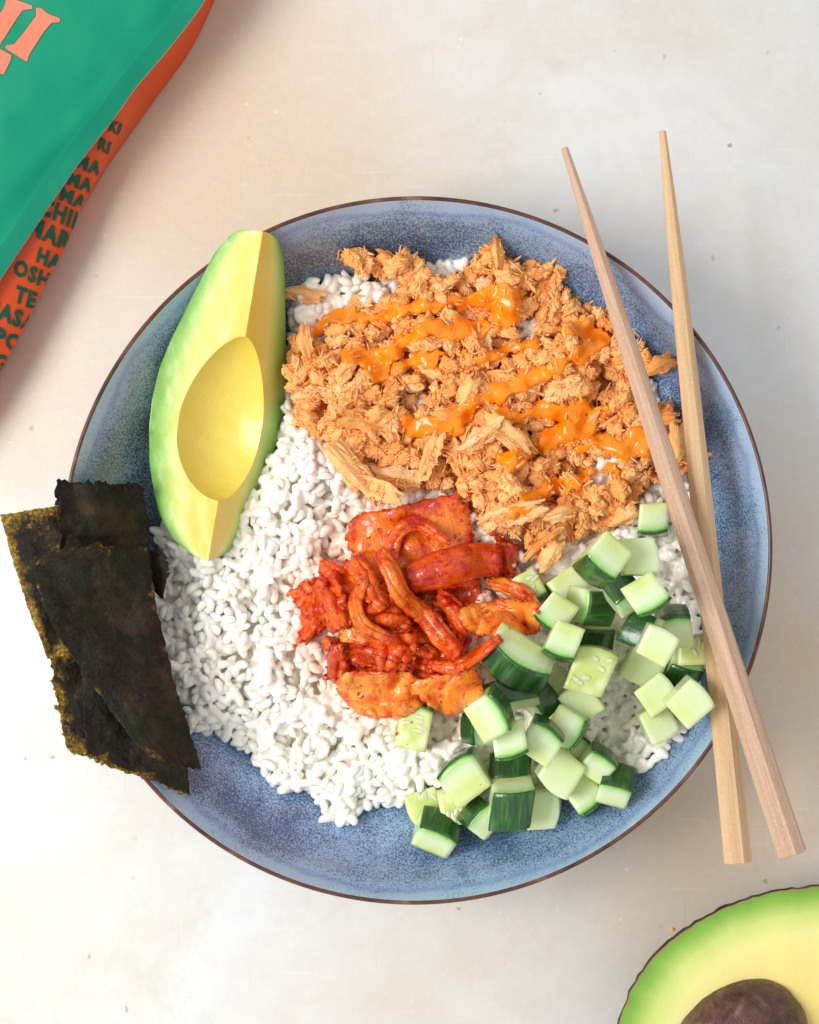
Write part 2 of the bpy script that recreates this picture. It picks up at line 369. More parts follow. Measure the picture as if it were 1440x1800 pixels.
# ------------------------------------------------------------------ bowl
RB = .12; ZR = .055
BX, BY, _ = P(732, 968, ZR)
def zb(r):
    r = np.asarray(r, float); q = np.clip((r - .034) / .086, 0, 1)
    return .007 + .0480 * q**2.15
bowl = empty('bowl', (BX, BY, 0)); tag(bowl, 'round blue speckled stoneware bowl with a thin brown rim holding the food', 'bowl')
N = 192; th = np.arange(N) * 2 * np.pi / N
prof = [(0.0005, float(zb(0)))] + [(x, float(zb(x))) for x in np.linspace(.01, .1165, 34)] + [(.1178, .0527), (.1185, .0538), (.1190, .05455)]
outer = [(.1196, .0515), (.1185, .046), (.112, .034), (.098, .019), (.075, .008), (.055, .0045), (.050, .0035), (.050, .0005), (.045, .0005), (.043, .004), (.0005, .004)]
def lathe(prof, mat, name, wob=True):
    V = []
    for r_, z_ in prof:
        rr = r_ * (1 + (.0022 * np.sin(2*th + .7) + .0012 * np.sin(3*th + 2)) * (1 if r_ > .09 else 0) * wob)
        zz = z_ + .0005 * np.sin(2*th + 1.3) * (r_ / .12)**4
        V.append(np.stack([rr*np.cos(th), rr*np.sin(th), np.broadcast_to(zz, th.shape)], 1))
    return mesh_np(name, np.vstack(V), grid_faces(len(prof), N, close_v=True), mat)
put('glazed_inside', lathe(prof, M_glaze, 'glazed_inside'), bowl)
rimp = [(.1190, .05455), (.1194, .05490), (.1198, .0550), (.1202, .0548), (.1205, .0541), (.1204, .0524), (.1196, .0515)]
put('rim', lathe(rimp, M_rim, 'rim'), bowl)
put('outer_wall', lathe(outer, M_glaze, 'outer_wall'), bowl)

# ------------------------------------------------------------------ shared height field over the bowl (cells of 0.5 mm)
CS = .0005; X0 = BX - .13; Y0 = BY - .13; NG = 520
gx = X0 + np.arange(NG) * CS; gy = Y0 + np.arange(NG) * CS
GX, GY = np.meshgrid(gx, gy, indexing='ij')
H = zb(np.hypot(GX - BX, GY - BY)); H[np.hypot(GX-BX, GY-BY) > .121] = 0.0
def blur(A, s):
    n = int(3*s) + 1; k = np.exp(-.5 * (np.arange(-n, n+1) / s)**2); k /= k.sum()
    B = np.pad(A, n, mode='edge')
    B = sum(k[i] * B[i:i+A.shape[0], :] for i in range(2*n+1))
    return sum(k[i] * B[:, i:i+A.shape[1]] for i in range(2*n+1))
def maxf(A, n):
    B = A.copy()
    for a in range(-n, n+1):
        for b in range(-n, n+1):
            if a*a + b*b <= n*n: B = np.maximum(B, np.roll(np.roll(A, a, 0), b, 1))
    return B
def samp(A, x, y):
    u = np.clip((x - X0) / CS, 0, NG - 1.01); v = np.clip((y - Y0) / CS, 0, NG - 1.01)
    i = u.astype(int); j = v.astype(int); f = u - i; g = v - j
    return A[i, j]*(1-f)*(1-g) + A[i+1, j]*f*(1-g) + A[i, j+1]*(1-f)*g + A[i+1, j+1]*f*g
def wpoly(pts, z=.04): return [P(a, b, z)[:2] for a, b in pts]

def ell_foot(R, a, b, c):
    Mx = R @ np.diag([1/a**2, 1/b**2, 1/c**2]) @ R.T
    n = int(max(a, b, c) / CS) + 1
    d = np.arange(-n, n+1) * CS
    DX, DY = np.meshgrid(d, d, indexing='ij')
    B = Mx[0, 2]*DX + Mx[1, 2]*DY; C = Mx[0, 0]*DX**2 + 2*Mx[0, 1]*DX*DY + Mx[1, 1]*DY**2 - 1
    D = B*B - Mx[2, 2]*C; ok = D > 0; s = np.sqrt(np.where(ok, D, 0))
    return n, ok, (-B - s)/Mx[2, 2], (-B + s)/Mx[2, 2]
def rest_z(foot, i, j):
    n, ok, lo, hi = foot
    sl = H[i-n:i+n+1, j-n:j+n+1]
    return float(np.max(np.where(ok, sl - lo, -1)))
def stamp(foot, i, j, z):
    n, ok, lo, hi = foot
    sl = H[i-n:i+n+1, j-n:j+n+1]; np.maximum(sl, np.where(ok, z + hi, -1), out=sl)
def rotm(yaw, tilt, roll):
    return np.array(Matrix.Rotation(yaw, 3, 'Z') @ Matrix.Rotation(tilt, 3, 'Y') @ Matrix.Rotation(roll, 3, 'X'))

# ------------------------------------------------------------------ rice
RICE = [(262, 925), (285, 1000), (258, 1050), (256, 1090), (268, 1115), (248, 1160), (270, 1200), (310, 1225), (326, 1290), (400, 1300), (438, 1335), (455, 1368), (500, 1395), (555, 1398), (570, 1445), (600, 1455), (648, 1432),
        (700, 1418), (760, 1400), (850, 1430), (950, 1425), (1040, 1385), (1115, 1362), (1162, 1325), (1225, 1250), (1240, 1100), (1238, 1000), (1215, 860), (1165, 700), (1105, 590), (980, 500), (860, 462), (770, 456), (690, 475), (600, 475), (545, 490), (508, 520), (500, 620), (480, 760), (400, 880), (330, 900)]
TUNA = [(590, 437), (625, 430), (662, 450), (700, 440), (760, 458), (805, 480), (845, 432), (885, 425), (910, 455), (950, 460), (990, 470), (1010, 510), (1060, 540), (1100, 560), (1130, 590), (1150, 630), (1175, 632), (1140, 665), (1145, 700), (1190, 705), (1235, 780), (1240, 830), (1200, 840), (1150, 850), (1110, 920), (1040, 945), (965, 1000), (930, 985), (915, 950), (860, 940), (830, 915), (800, 870), (740, 865), (650, 880), (600, 845), (575, 785), (515, 755), (503, 700), (500, 620), (512, 580), (560, 600), (600, 555), (655, 530), (700, 500), (620, 478), (592, 480)]
rp = wpoly(RICE, .038)
d_in = np.where(inside(rp, GX, GY), 1, -1) * dist_poly(rp, GX, GY)
lump = .0046 * fbm(GX / .014, GY / .014, 0, 3, 3) + .0022 * fbm(GX / .005, GY / .005, 0, 9, 2)
rad = np.hypot(GX - BX, GY - BY)
target = .0385 - .004 * (rad / .1)**2 + lump
q = np.clip(d_in / .014, 0, 1); q = np.sqrt(1 - (1 - q)**2)
T = np.where(d_in > -.0005, H + np.maximum(target - H, .0045) * q, -1)
base = np.where(d_in > .002, np.maximum(H, T - .0026), H)
# base body of the mound
step = 3
bi = np.arange(0, NG, step); bm = d_in[::step, ::step] > .0022
idx = -np.ones(bm.shape, int); idx[bm] = np.arange(bm.sum())
bV = np.stack([GX[::step, ::step][bm], GY[::step, ::step][bm], base[::step, ::step][bm]], 1)
aa, bb, cc, dd_ = idx[:-1, :-1], idx[1:, :-1], idx[1:, 1:], idx[:-1, 1:]
okq = (aa >= 0) & (bb >= 0) & (cc >= 0) & (dd_ >= 0)
bF = np.stack([aa[okq], bb[okq], cc[okq], dd_[okq]], 1)
H = base.copy()

def ellipsoid(a, b, c, nu=8, nv=7, egg=0.0, ridge=0):
    V = [(-a, 0, 0)]
    for i in range(1, nv):
        ph = math.pi * i / nv; x = -math.cos(ph); rr = math.sin(ph)**.8
        for j in range(nu):
            al = 2*math.pi*j/nu
            V.append((a*x, b*rr*math.cos(al)*(1 + egg*x), c*rr*math.sin(al)*(1 + egg*x)))
    V.append((a, 0, 0)); F = []
    for j in range(nu): F.append((0, 1+(j+1) % nu, 1+j))
    for i in range(nv-2):
        for j in range(nu):
            p_, q_ = 1+i*nu+j, 1+i*nu+(j+1) % nu
            F += [(p_, q_, q_+nu), (p_, q_+nu, p_+nu)]
    e = len(V)-1; s_ = 1+(nv-2)*nu
    for j in range(nu): F.append((e, s_+j, s_+(j+1) % nu))
    return np.array(V), np.array(F)
gprotos = []
RS = 1.19
for k in range(8):
    L = (.0026, .0029, .0027, .0023, .0030, .0026, .0028, .0024)[k]
    V, F = ellipsoid(L, (.00136 + .00008*(k % 3))*RS, .00122*RS, 8, 7, .12*((k % 3) - 1))
    V[:, 2] += .00045 * (V[:, 0] / L)**2 * (1 if k % 2 else -1) + .00008 * vn(V[:, 0]*1500, V[:, 1]*1500, V[:, 2]*1500, k)
    V[:, 1] += .0003 * np.sin(V[:, 0] / L * 2.2 + k)
    gprotos.append((V, F))
rng = np.random.RandomState(11)
ci, cj = np.where(d_in > .0006)
tp = wpoly(TUNA, .042); in_tuna = inside(tp, GX, GY)
# openings where the rice shows through the tuna
holes = [((600, 505), 50), ((930, 578), 20), ((1062, 832), 34), ((1150, 695), 20), ((770, 470), 26), ((1000, 955), 22), ((520, 545), 30), ((690, 500), 18), ((1190, 745), 20), ((690, 560), 14), ((930, 760), 13), ((735, 700), 14), ((560, 560), 20)]
hm = np.zeros_like(H, bool)
for (a, b), rpx in holes:
    x, y, _ = P(a, b, .042); hm |= np.hypot(GX-x, GY-y) < rpx*.000196
grains = []; fails = 0
for it in range(20000):
    s = rng.randint(0, len(ci), 10)
    hid = np.where(in_tuna[ci[s], cj[s]] & ~hm[ci[s], cj[s]], .0034, 0)
    df = T[ci[s], cj[s]] - H[ci[s], cj[s]] - hid
    kbest = int(np.argmax(df))
    if df[kbest] < .0003:
        fails += 1
        if fails > 400: break
        continue
    i, j = ci[s[kbest]], cj[s[kbest]]
    k = rng.randint(8); tilt = rng.normal(0, .30); R = rotm(rng.uniform(0, 6.283), tilt, rng.uniform(0, 6.28))
    sz = rng.uniform(.90, 1.16)
    foot = ell_foot(R, .0024*sz, .0014*sz, .0013*sz)
    z = rest_z(foot, i, j) - .00150
    if z > T[i, j] + .0022: continue
    stamp(foot, i, j, z); grains.append((gx[i], gy[j], z, R, k, sz))
    if len(grains) > 8500: break
print('grains', len(grains))
rice = empty('rice_mound', (BX, BY, .007)); tag(rice, 'mound of sticky white short grain rice filling the blue bowl', 'rice')
off = np.array([BX, BY, .007])
# which grains are the topmost ones in view
tops = []
hide = wpoly([(330, 380), (500, 380), (500, 760), (470, 870), (370, 990), (300, 960), (250, 840)], .05)
kpol = wpoly([(505, 1040), (620, 900), (800, 870), (920, 960), (950, 1110), (850, 1260), (650, 1265), (520, 1140)], .045)
cpol = wpoly([(930, 950), (1130, 890), (1250, 1010), (1250, 1280), (1120, 1420), (780, 1490), (700, 1440), (690, 1240), (850, 1250)], .045)
for n_, (x, y, z, R, k, sz) in enumerate(grains):
    i = int((x-X0)/CS); j = int((y-Y0)/CS)
    if H[i, j] - z < .0021 and not in_tuna[i, j] and not inside(hide, x, y) and not inside(kpol, x, y) and not inside(cpol, x, y):
        tops.append((-(z - H[i, j]) + rng.uniform(0, .0004), n_))
tops = set(n_ for _, n_ in sorted(tops)[:298])
pm = [mesh_np('rice_grain', V, F, M_rice) for V, F in gprotos]
nb = len(bV); ring_ = {}
for f in bF:
    for a_, b_ in ((f[0], f[1]), (f[1], f[2]), (f[2], f[3]), (f[3], f[0])): ring_[(a_, b_)] = 1
edg = np.array([k_ for k_ in ring_ if (k_[1], k_[0]) not in ring_])
bV2 = bV.copy(); bV2[:, 2] = zb(np.hypot(bV[:, 0]-BX, bV[:, 1]-BY)) - .0004
bF3 = np.vstack([bF[:, [0, 1, 2]], bF[:, [0, 2, 3]]]); sk = np.vstack([np.stack([edg[:, 1], edg[:, 0], edg[:, 0]+nb], 1), np.stack([edg[:, 1], edg[:, 0]+nb, edg[:, 1]+nb], 1)])
Vs = [np.vstack([bV, bV2]) - off]; Fs = [np.vstack([bF3, bF3[:, ::-1]+nb, sk])]; nvt = nb*2
for n_, (x, y, z, R, k, sz) in enumerate(grains):
    if n_ in tops:
        Mx = Matrix([[*(R[0]*sz), x-BX], [*(R[1]*sz), y-BY], [*(R[2]*sz), z-.007], [0, 0, 0, 1]])
        put('rice_grain', pm[k], rice, Mx)
    else:
        V, F = gprotos[k]; Vs.append((V @ R.T)*sz + np.array([x, y, z]) - off); Fs.append(F + nvt); nvt += len(V)
tmp = put('packed_grains', mesh_np('packed_grains_raw', np.vstack(Vs), np.vstack(Fs), M_rice))
md = tmp.modifiers.new('r', 'REMESH'); md.mode = 'VOXEL'; md.voxel_size = .00034; md.use_smooth_shade = True
md = tmp.modifiers.new('s', 'SMOOTH'); md.factor = .5; md.iterations = 3
me = bpy.data.meshes.new_from_object(tmp.evaluated_get(bpy.context.evaluated_depsgraph_get())); me.name = 'packed_grains'
bpy.data.objects.remove(tmp); me.materials.clear(); me.materials.append(M_rice); print('rice polys', len(me.polygons))
o = put('packed_grains', me, rice); o['kind'] = 'stuff'

# ------------------------------------------------------------------ tuna
def fibre(L, w_, h_, rng, nseg=5, ns=5):
    xs = np.linspace(-L/2, L/2, nseg+1); V = []
    cy, cz = rng.normal(0, L*.05, nseg+1).cumsum()*.5, rng.normal(0, L*.05, nseg+1).cumsum()*.5
    tw = rng.uniform(0, 3); prof_ = rng.uniform(.75, 1.1, nseg+1); prof_[0] = rng.uniform(.1, .6); prof_[-1] = rng.uniform(.05, .5)
    for i, x in enumerate(xs):
        for j in range(ns):
            a = 2*math.pi*j/ns + tw + i*.12; rr = prof_[i] * rng.uniform(.82, 1.18)
            V.append((x, cy[i] + w_*rr*math.cos(a), cz[i] + h_*rr*math.sin(a)))
    V = np.array(V); Q = grid_faces(nseg+1, ns, close_v=True)
    F = [tuple(f[:3]) for f in Q] + [(f[0], f[2], f[3]) for f in Q]
    V = np.vstack([V, V[:ns].mean(0), V[-ns:].mean(0)]); e = len(V)
    for j in range(ns):
        F.append((e-2, (j+1) % ns, j)); F.append((e-1, nseg*ns+j, nseg*ns+(j+1) % ns))
    return V, np.array(F)
def chunk(seed, L, W, T_, dens=1.0):
    rng = np.random.RandomState(seed); Vs, Fs, n = [], [], 0
    V, F = ellipsoid(L*.47, W*.47, T_*.47, 26, 24)
    d = 1 + .34 * fbm(V[:, 0]/.0026, V[:, 1]/.0012, V[:, 2]/.0012, seed, 4) - .16*np.abs(fbm(V[:, 0]/.0016, V[:, 1]/.0006, V[:, 2]/.0006, seed+3, 2)); V = V * d[:, None]
    Vs.append(V); Fs.append(F); n = len(V)
    nf = int(26 * dens)
    for k in range(nf):
        rr = rng.uniform(.45, 1.0) ; al = rng.uniform(0, 6.28)
        y, z = W*.46*rr*math.cos(al), T_*.46*rr*math.sin(al)
        x = rng.normal(0, L*.16); fl = L * rng.uniform(.22, .55) * (1.15 - .5*rr)
        w_ = rng.uniform(.00030, .00080); V, F = fibre(fl, w_, w_*rng.uniform(.35, .8), rng)
        R = rotm(rng.normal(0, .38), rng.normal(0, .30), al)
        V = V @ R.T + np.array([x, y, z]); Vs.append(V); Fs.append(F + n); n += len(V)
    V = np.vstack(Vs)
    V += .00022 * np.stack([vn(V[:, 0]*1400, V[:, 1]*1400, V[:, 2]*1400, seed+q) for q in range(3)], 1)
    return V, np.vstack(Fs)
def flake(seed, L, W, T_):
    # a broad flat flake whose grain runs lengthwise and whose ends are frayed
    rng = np.random.RandomState(seed); nu, nv = 15, 13
    V = []
    for side in (1, -1):
        for i in range(nu):
            u = i/(nu-1)
            for j in range(nv):
                v = j/(nv-1)*2 - 1
                wd = W*.5*(math.sin(math.pi*(.12+.76*u))**.5) * (1 + .38*float(fbm(u*6, v*1.5, 0, seed, 2)))
                lx = L*(u-.5)*(1 + .34*float(fbm(v*4+3, 0, 0, seed+5, 2)))
                z = T_*.5*side*(1-abs(v)**3)*(math.sin(math.pi*(.03+.94*u))**.4) + .0010*math.sin(v*2.1+seed) + .0012*math.cos(u*3.0+seed*2) + T_*.22*side*float(fbm(v*6, u*2.0, 0, seed+9))
                V.append((lx, wd*v, z))
    Q = grid_faces(nu, nv); n = nu*nv
    F = np.vstack([Q, Q[:, ::-1] + n]); F = np.vstack([F[:, [0, 1, 2]], F[:, [0, 2, 3]]])
    V = np.array(V); Vs = [V]; Fs = [F]; n = len(V)
    for k in range(6):
        fl = L*rng.uniform(.2, .45); w_ = rng.uniform(.0002, .00055); v_, f_ = fibre(fl, w_, w_*.6, rng)
        v_ = v_ @ rotm(rng.normal(0, .22), rng.normal(0, .14), 0).T + np.array([rng.uniform(-.4, .4)*L, rng.uniform(-.42, .42)*W, rng.choice([-1, 1, 1])*T_*.42])
        Vs.append(v_); Fs.append(f_+n); n += len(v_)
    return np.vstack(Vs), np.vstack(Fs)
CH = []
for k in range(12):
    L = (.0095, .0115, .0085, .012, .010, .0078, .013, .009, .0105, .0082, .011, .0072)[k]
    L *= .84; W = L * (.72, .55, .85, .5, .7, .9, .45, .78, .62, .85, .6, .95)[k]
    CH.append((L, W, W*.72, mesh_np('tuna_chunk', *chunk(40+k, L, W, W*.72), M_tuna, True)))
FL = []
for k in range(7):
    L = (.014, .011, .017, .009, .013, .010, .012)[k]; W = L*(.42, .5, .36, .6, .45, .38, .55)[k]
    FL.append((L, W, .0024, mesh_np('tuna_flake', *flake(70+k, L, W, .0024), M_tuna_pale if k in (0, 2, 4) else M_tuna, True)))
tuna = empty('shredded_tuna', (*P(860, 700, .04)[:2], .038)); tag(tuna, 'shredded orange seasoned tuna heaped over the upper right rice', 'tuna')
TO = np.array(tuna.location)
rng = np.random.RandomState(5)
dt = np.where(in_tuna & ~hm, 1, -1) * dist_poly(tp, GX, GY)
tl = .0058 * fbm(GX/.011, GY/.011, 0, 31, 3)
Tt = .0465 - .0035*(rad/.1)**2 + tl
Tt = H*0 + Tt; qq = np.clip(dt/.009, 0, 1); qq = np.sqrt(1-(1-qq)**2)
Hb = blur(H, 4)
H = np.where(dt > .004, np.maximum(H, Hb), H)
Tt = np.where(dt > 0, Hb + np.maximum(Tt - Hb, .004)*qq, -1)
ti, tj = np.where(dt > .0022)
n_parts = 0
def tplace(x, y, proto, yaw, tilt, roll, sz, sink, zmax=None):
    L, W, T_, me = proto
    R = rotm(yaw, tilt, roll); foot = ell_foot(R, L*.46*sz, W*.46*sz, T_*.46*sz)
    i = int(round((x-X0)/CS)); j = int(round((y-Y0)/CS))
    z = rest_z(foot, i, j) - sink
    if zmax is not None and z > zmax: return False
    stamp(foot, i, j, z)
    Mx = Matrix([[*(R[0]*sz), x-TO[0]], [*(R[1]*sz), y-TO[1]], [*(R[2]*sz), z-TO[2]], [0, 0, 0, 1]])
    if n_parts < 265: put(me.name.split('.')[0], me, tuna, Mx)
    else: extra.append((me, R*sz, np.array([x, y, z]) - TO))
    return True
extra = []
fails = 0
for it in range(6000):
    s = rng.randint(0, len(ti), 14); df = Tt[ti[s], tj[s]] - H[ti[s], tj[s]]; kb = int(np.argmax(df))
    if df[kb] < .0010:
        fails += 1
        if fails > 160: break
        continue
    i, j = ti[s[kb]], tj[s[kb]]
    edge = dt[i, j] < .005
    pr = CH[rng.randint(12)] if rng.rand() < .93 else FL[rng.randint(7)]
    sz = rng.uniform(.68, 1.0) if edge else rng.uniform(.8, 1.25)
    if tplace(gx[i], gy[j], pr, rng.uniform(0, 6.28), rng.normal(0, .3), rng.normal(0, .5), sz, .0016, Tt[i, j]+.001): n_parts += 1
    if n_parts > 800: break
print('tuna chunks', n_parts); n_all = n_parts; n_parts = 0
# flakes that stand out in the photograph, by place, heading and size
for (a, b, ang, ln, kind) in [(622, 828, -48, 108, 2), (700, 838, -12, 78, 0), (665, 862, -20, 80, 4), (528, 512, -12, 66, 0), (634, 527, -10, 36, 3), (1158, 640, 18, 62, 1), (900, 905, 22, 96, 4), (965, 975, 50, 62, 1),
                              (760, 800, 70, 70, 4), (845, 770, 35, 74, 0), (820, 690, 55, 58, 1), (1190, 775, 80, 70, 1), (1243, 795, 20, 34, 3), (985, 905, 10, 70, 5), (540, 600, 100, 60, 5), (1095, 905, 25, 60, 1), (875, 445, 95, 60, 5)]:
    x, y, _ = P(a, b, .046); pr = FL[kind]; sz = ln*.000195/pr[0]
    tplace(x, y, pr, math.radians(ang), rng.normal(0, .12), rng.normal(0, .2), sz, .0012)
for (a, b, sz) in [(622, 458, .95), (645, 470, .7), (700, 465, .95), (720, 488, .8), (864, 455, .9), (945, 480, .8)]:
    x, y, _ = P(a, b, .046); tplace(x, y, CH[(a*7) % 12], rng.uniform(0, 6.28), .1, .2, sz, .002)
Hm = H
Vs, Fs, n = [], [], 0
m_ = dt > .0018; idx = -np.ones(m_.shape, int); idx[m_] = np.arange(m_.sum())
Zb = Hb + .0014*np.clip(dt/.004, 0, 1) + .0011*fbm(GX/.003, GY/.003, 0, 41, 3) + .0005*fbm(GX/.001, GY/.0014, 0, 44, 2)
a_, b_, c_, d_ = idx[:-1, :-1], idx[1:, :-1], idx[1:, 1:], idx[:-1, 1:]; okq = (a_ >= 0) & (b_ >= 0) & (c_ >= 0) & (d_ >= 0)
Vs.append(np.stack([GX[m_], GY[m_], Zb[m_]], 1) - TO); Fs.append(np.vstack([np.stack([a_[okq], b_[okq], c_[okq]], 1), np.stack([a_[okq], c_[okq], d_[okq]], 1)])); n = len(Vs[0])
for me, R_, t_ in extra:
    v_ = np.empty(len(me.vertices)*3, np.float32); me.vertices.foreach_get('co', v_); f_ = np.empty(len(me.polygons)*3, np.int32); me.polygons.foreach_get('vertices', f_)
    Vs.append(v_.reshape(-1, 3) @ R_.T + t_); Fs.append(f_.reshape(-1, 3) + n); n += len(v_)//3
shreds = [fibre(.0058*(.55 + .1*k), .00030 + .00006*(k % 5), .00022, np.random.RandomState(200+k), 5, 5) for k in range(10)]
ti, tj = np.where(dt > .0006)
for it in range(1500):
    s = rng.randint(len(ti)); i, j = ti[s], tj[s]
    if H[i, j] < Hb[i, j] + .0012 and dt[i, j] > .003: continue
    V, F = shreds[rng.randint(10)]; R = rotm(rng.uniform(0, 6.28), rng.normal(0, .45), rng.uniform(0, 6.28))
    V = V @ R.T * rng.uniform(.5, 1.15); z = H[i-2:i+3, j-2:j+3].mean() + rng.uniform(-.0001, .0006)
    Vs.append(V + np.array([gx[i], gy[j], z]) - TO); Fs.append(F+n); n += len(V)
for it in range(4500):
    s = rng.randint(len(ti)); i, j = ti[s], tj[s]
    V, F = ellipsoid(rng.uniform(.0002, .0007), rng.uniform(.0002, .0005), .0003, 5, 4)
    V = V * (1 + .3*rng.uniform(-1, 1, (len(V), 1))) @ rotm(rng.uniform(0, 6), rng.uniform(0, 3), 0).T
    Vs.append(V + np.array([gx[i], gy[j], H[i, j]]) - TO); Fs.append(F+n); n += len(V)
o = put('fine_shreds', mesh_np('fine_shreds', np.vstack(Vs), np.vstack(Fs), M_tuna), tuna); o['kind'] = 'stuff'

# ------------------------------------------------------------------ cucumber dice
NB = 9
def cube_grid():
    V, F, n = [], [], 0
    lin = np.linspace(-1, 1, NB)
    A, B = np.meshgrid(lin, lin, indexing='ij'); A = A.ravel(); B = B.ravel(); O = np.ones_like(A)
    faces = [((O, A, B), 0), ((-O, B, A), 0), ((B, O, A), 0), ((A, -O, B), 0), ((A, B, O), 0), ((B, A, -O), 0)]
    Q = grid_faces(NB, NB)
    for (x, y, z), _ in faces:
        V.append(np.stack([x, y, z], 1)); F.append(Q + n); n += NB*NB
    V = np.vstack(V); F = np.vstack(F)
    key = np.round(V*1000).astype(int); u, first, inv = np.unique(key, axis=0, return_index=True, return_inverse=True)
    return V[first], inv.ravel()[F]
CV, CF = cube_grid()
def round_box(V, h, r):
    p = V * h; inner = np.clip(p, -(h-r), h-r); d = p - inner; L = np.linalg.norm(d, axis=1)
    m = L > 1e-9; out = p.copy(); mx = np.abs(d).max(1)
    out[m] = inner[m] + d[m] / L[m][:, None] * np.minimum(mx[m], r)[:, None]
    return out
def orient(a, e, roll):
    a, e, roll = map(math.radians, (a, e, roll))
    x = Vector((math.cos(e)*math.cos(a), math.cos(e)*math.sin(a), math.sin(e)))
    up = Vector((0, 0, 1)) if abs(x.z) < .93 else Vector((math.cos(a)*-1, -math.sin(a), 0))
    z = (up - x*up.dot(x)).normalized(); y = z.cross(x)
    M = Matrix((x, y, z)).transposed()
    return M @ Matrix.Rotation(roll, 3, 'X')
def cucumber(cx, cy, sx, sy, sz, a, e, roll, peel, seedy, label, lift=0.0, tlt=(0, 0)):
    global H
    sd = int(cx*13 + cy*7) % 9973; rng = np.random.RandomState(sd)
    h = np.array([sx, sy, sz]) * .47e-3
    R = np.array(Matrix.Rotation(math.radians(tlt[0]), 3, 'X') @ Matrix.Rotation(math.radians(tlt[1]), 3, 'Y') @ orient(a, e, roll))
    tk = .0008 if peel else 0
    hb = h.copy(); hb[0] -= tk/2
    V = round_box(CV, hb, .00032); V[:, 0] -= tk/2
    sk = rng.uniform(-.14, .14, 4)
    def warp(V):
        V = V.copy(); f = np.clip((V[:, 0] + h[0]) / (2*h[0]), 0, 1)
        V[:, 0] -= f * (V[:, 1]**2) / (2*.016)
        V[:, 1] *= 1 - .05*(1-f); V[:, 1] += sk[0]*V[:, 2] + sk[1]*V[:, 0]; V[:, 2] += sk[2]*V[:, 1]; V[:, 0] += sk[3]*.6*V[:, 2]
        V += .00012 * np.stack([vn(V[:, 0]*450, V[:, 1]*450, V[:, 2]*450, sd+q_) for q_ in range(3)], 1)
        return V
    rind = np.clip((hb[0]*2 - (V[:, 0] + h[0])) / (.009), 0, 1) if peel else np.clip(.5 + (h[0]-V[:, 0])/(4*h[0]), .35, 1)
    Vw = warp(V)
    bt = Vw @ R.T
    z = .042
    for _ in range(3):
        x, y, _z = P(cx, cy, z)
        ii = np.round((bt[:, 0]*.82 + x - X0)/CS).astype(int); jj = np.round((bt[:, 1]*.82 + y - Y0)/CS).astype(int)
        low = bt[:, 2] < 0
        z = float(np.percentile((H[ii[low], jj[low]] - bt[low, 2]), 90)) + .0002 + lift*.001
        zt = z
    x, y, _z = P(cx, cy, z + float(bt[:, 2].max())*.6)
    # stamp a filled footprint
    sub = np.vstack([bt * s_ for s_ in (.95, .8, .6, .4, .2)]); topz = float(bt[:, 2].max())
    fx = np.linspace(-1, 1, 25); FX, FY, FZ = np.meshgrid(fx, fx, fx[::4], indexing='ij')
    pts = (np.stack([FX.ravel(), FY.ravel(), FZ.ravel()], 1) * h) @ R.T
    pi_ = np.round((pts[:, 0] + x - X0)/CS).astype(int); pj_ = np.round((pts[:, 1] + y - Y0)/CS).astype(int)
    np.maximum.at(H, (pi_, pj_), pts[:, 2] + z)
    root = empty('cucumber_dice', (x, y, z)); tag(root, label, 'cucumber', 'diced cucumber pieces in the lower right of the bowl')
    root.rotation_euler = Matrix(R.tolist()).to_euler()
    fm = M_cucs if seedy else M_cuc
    put('flesh', mesh_np('flesh', Vw, CF, fm, True, attr={'rind': rind}), root)
    if peel:
        hp = np.array([tk/2 + .00005, h[1]+.00008, h[2]+.00008]); Vp = round_box(CV, hp, .0003)
        Vp[:, 0] += h[0] - tk/2 + .00002
        put('peel', mesh_np('peel', warp(Vp), CF, M_peel, True), root)
    if seedy:
        V0, F0 = ellipsoid(.0019, .00085, .00028, 8, 6, .25); Vs, Fs, n = [], [], 0
        # which local face looks up
        ax = int(np.argmax(np.abs(R[2]))); sg = np.sign(R[2][ax])
        me = None
        for q_ in range(7):
            p_ = rng.uniform(-.72, .72, 3) * h; p_[ax] = sg * (h[ax] - .00005)
            n3 = np.zeros(3); n3[ax] = sg; M3 = Vector(n3).to_track_quat('Z', 'Y').to_matrix() @ Matrix.Rotation(rng.uniform(-.5, .5) + 1.57, 3, 'Z')
            if me is None: me = mesh_np('seed', V0, F0, M_seed)
            pw = warp(p_[None])[0]
            put('seed', me, root, Matrix.Translation(pw.tolist()) @ M3.to_4x4())
    return root
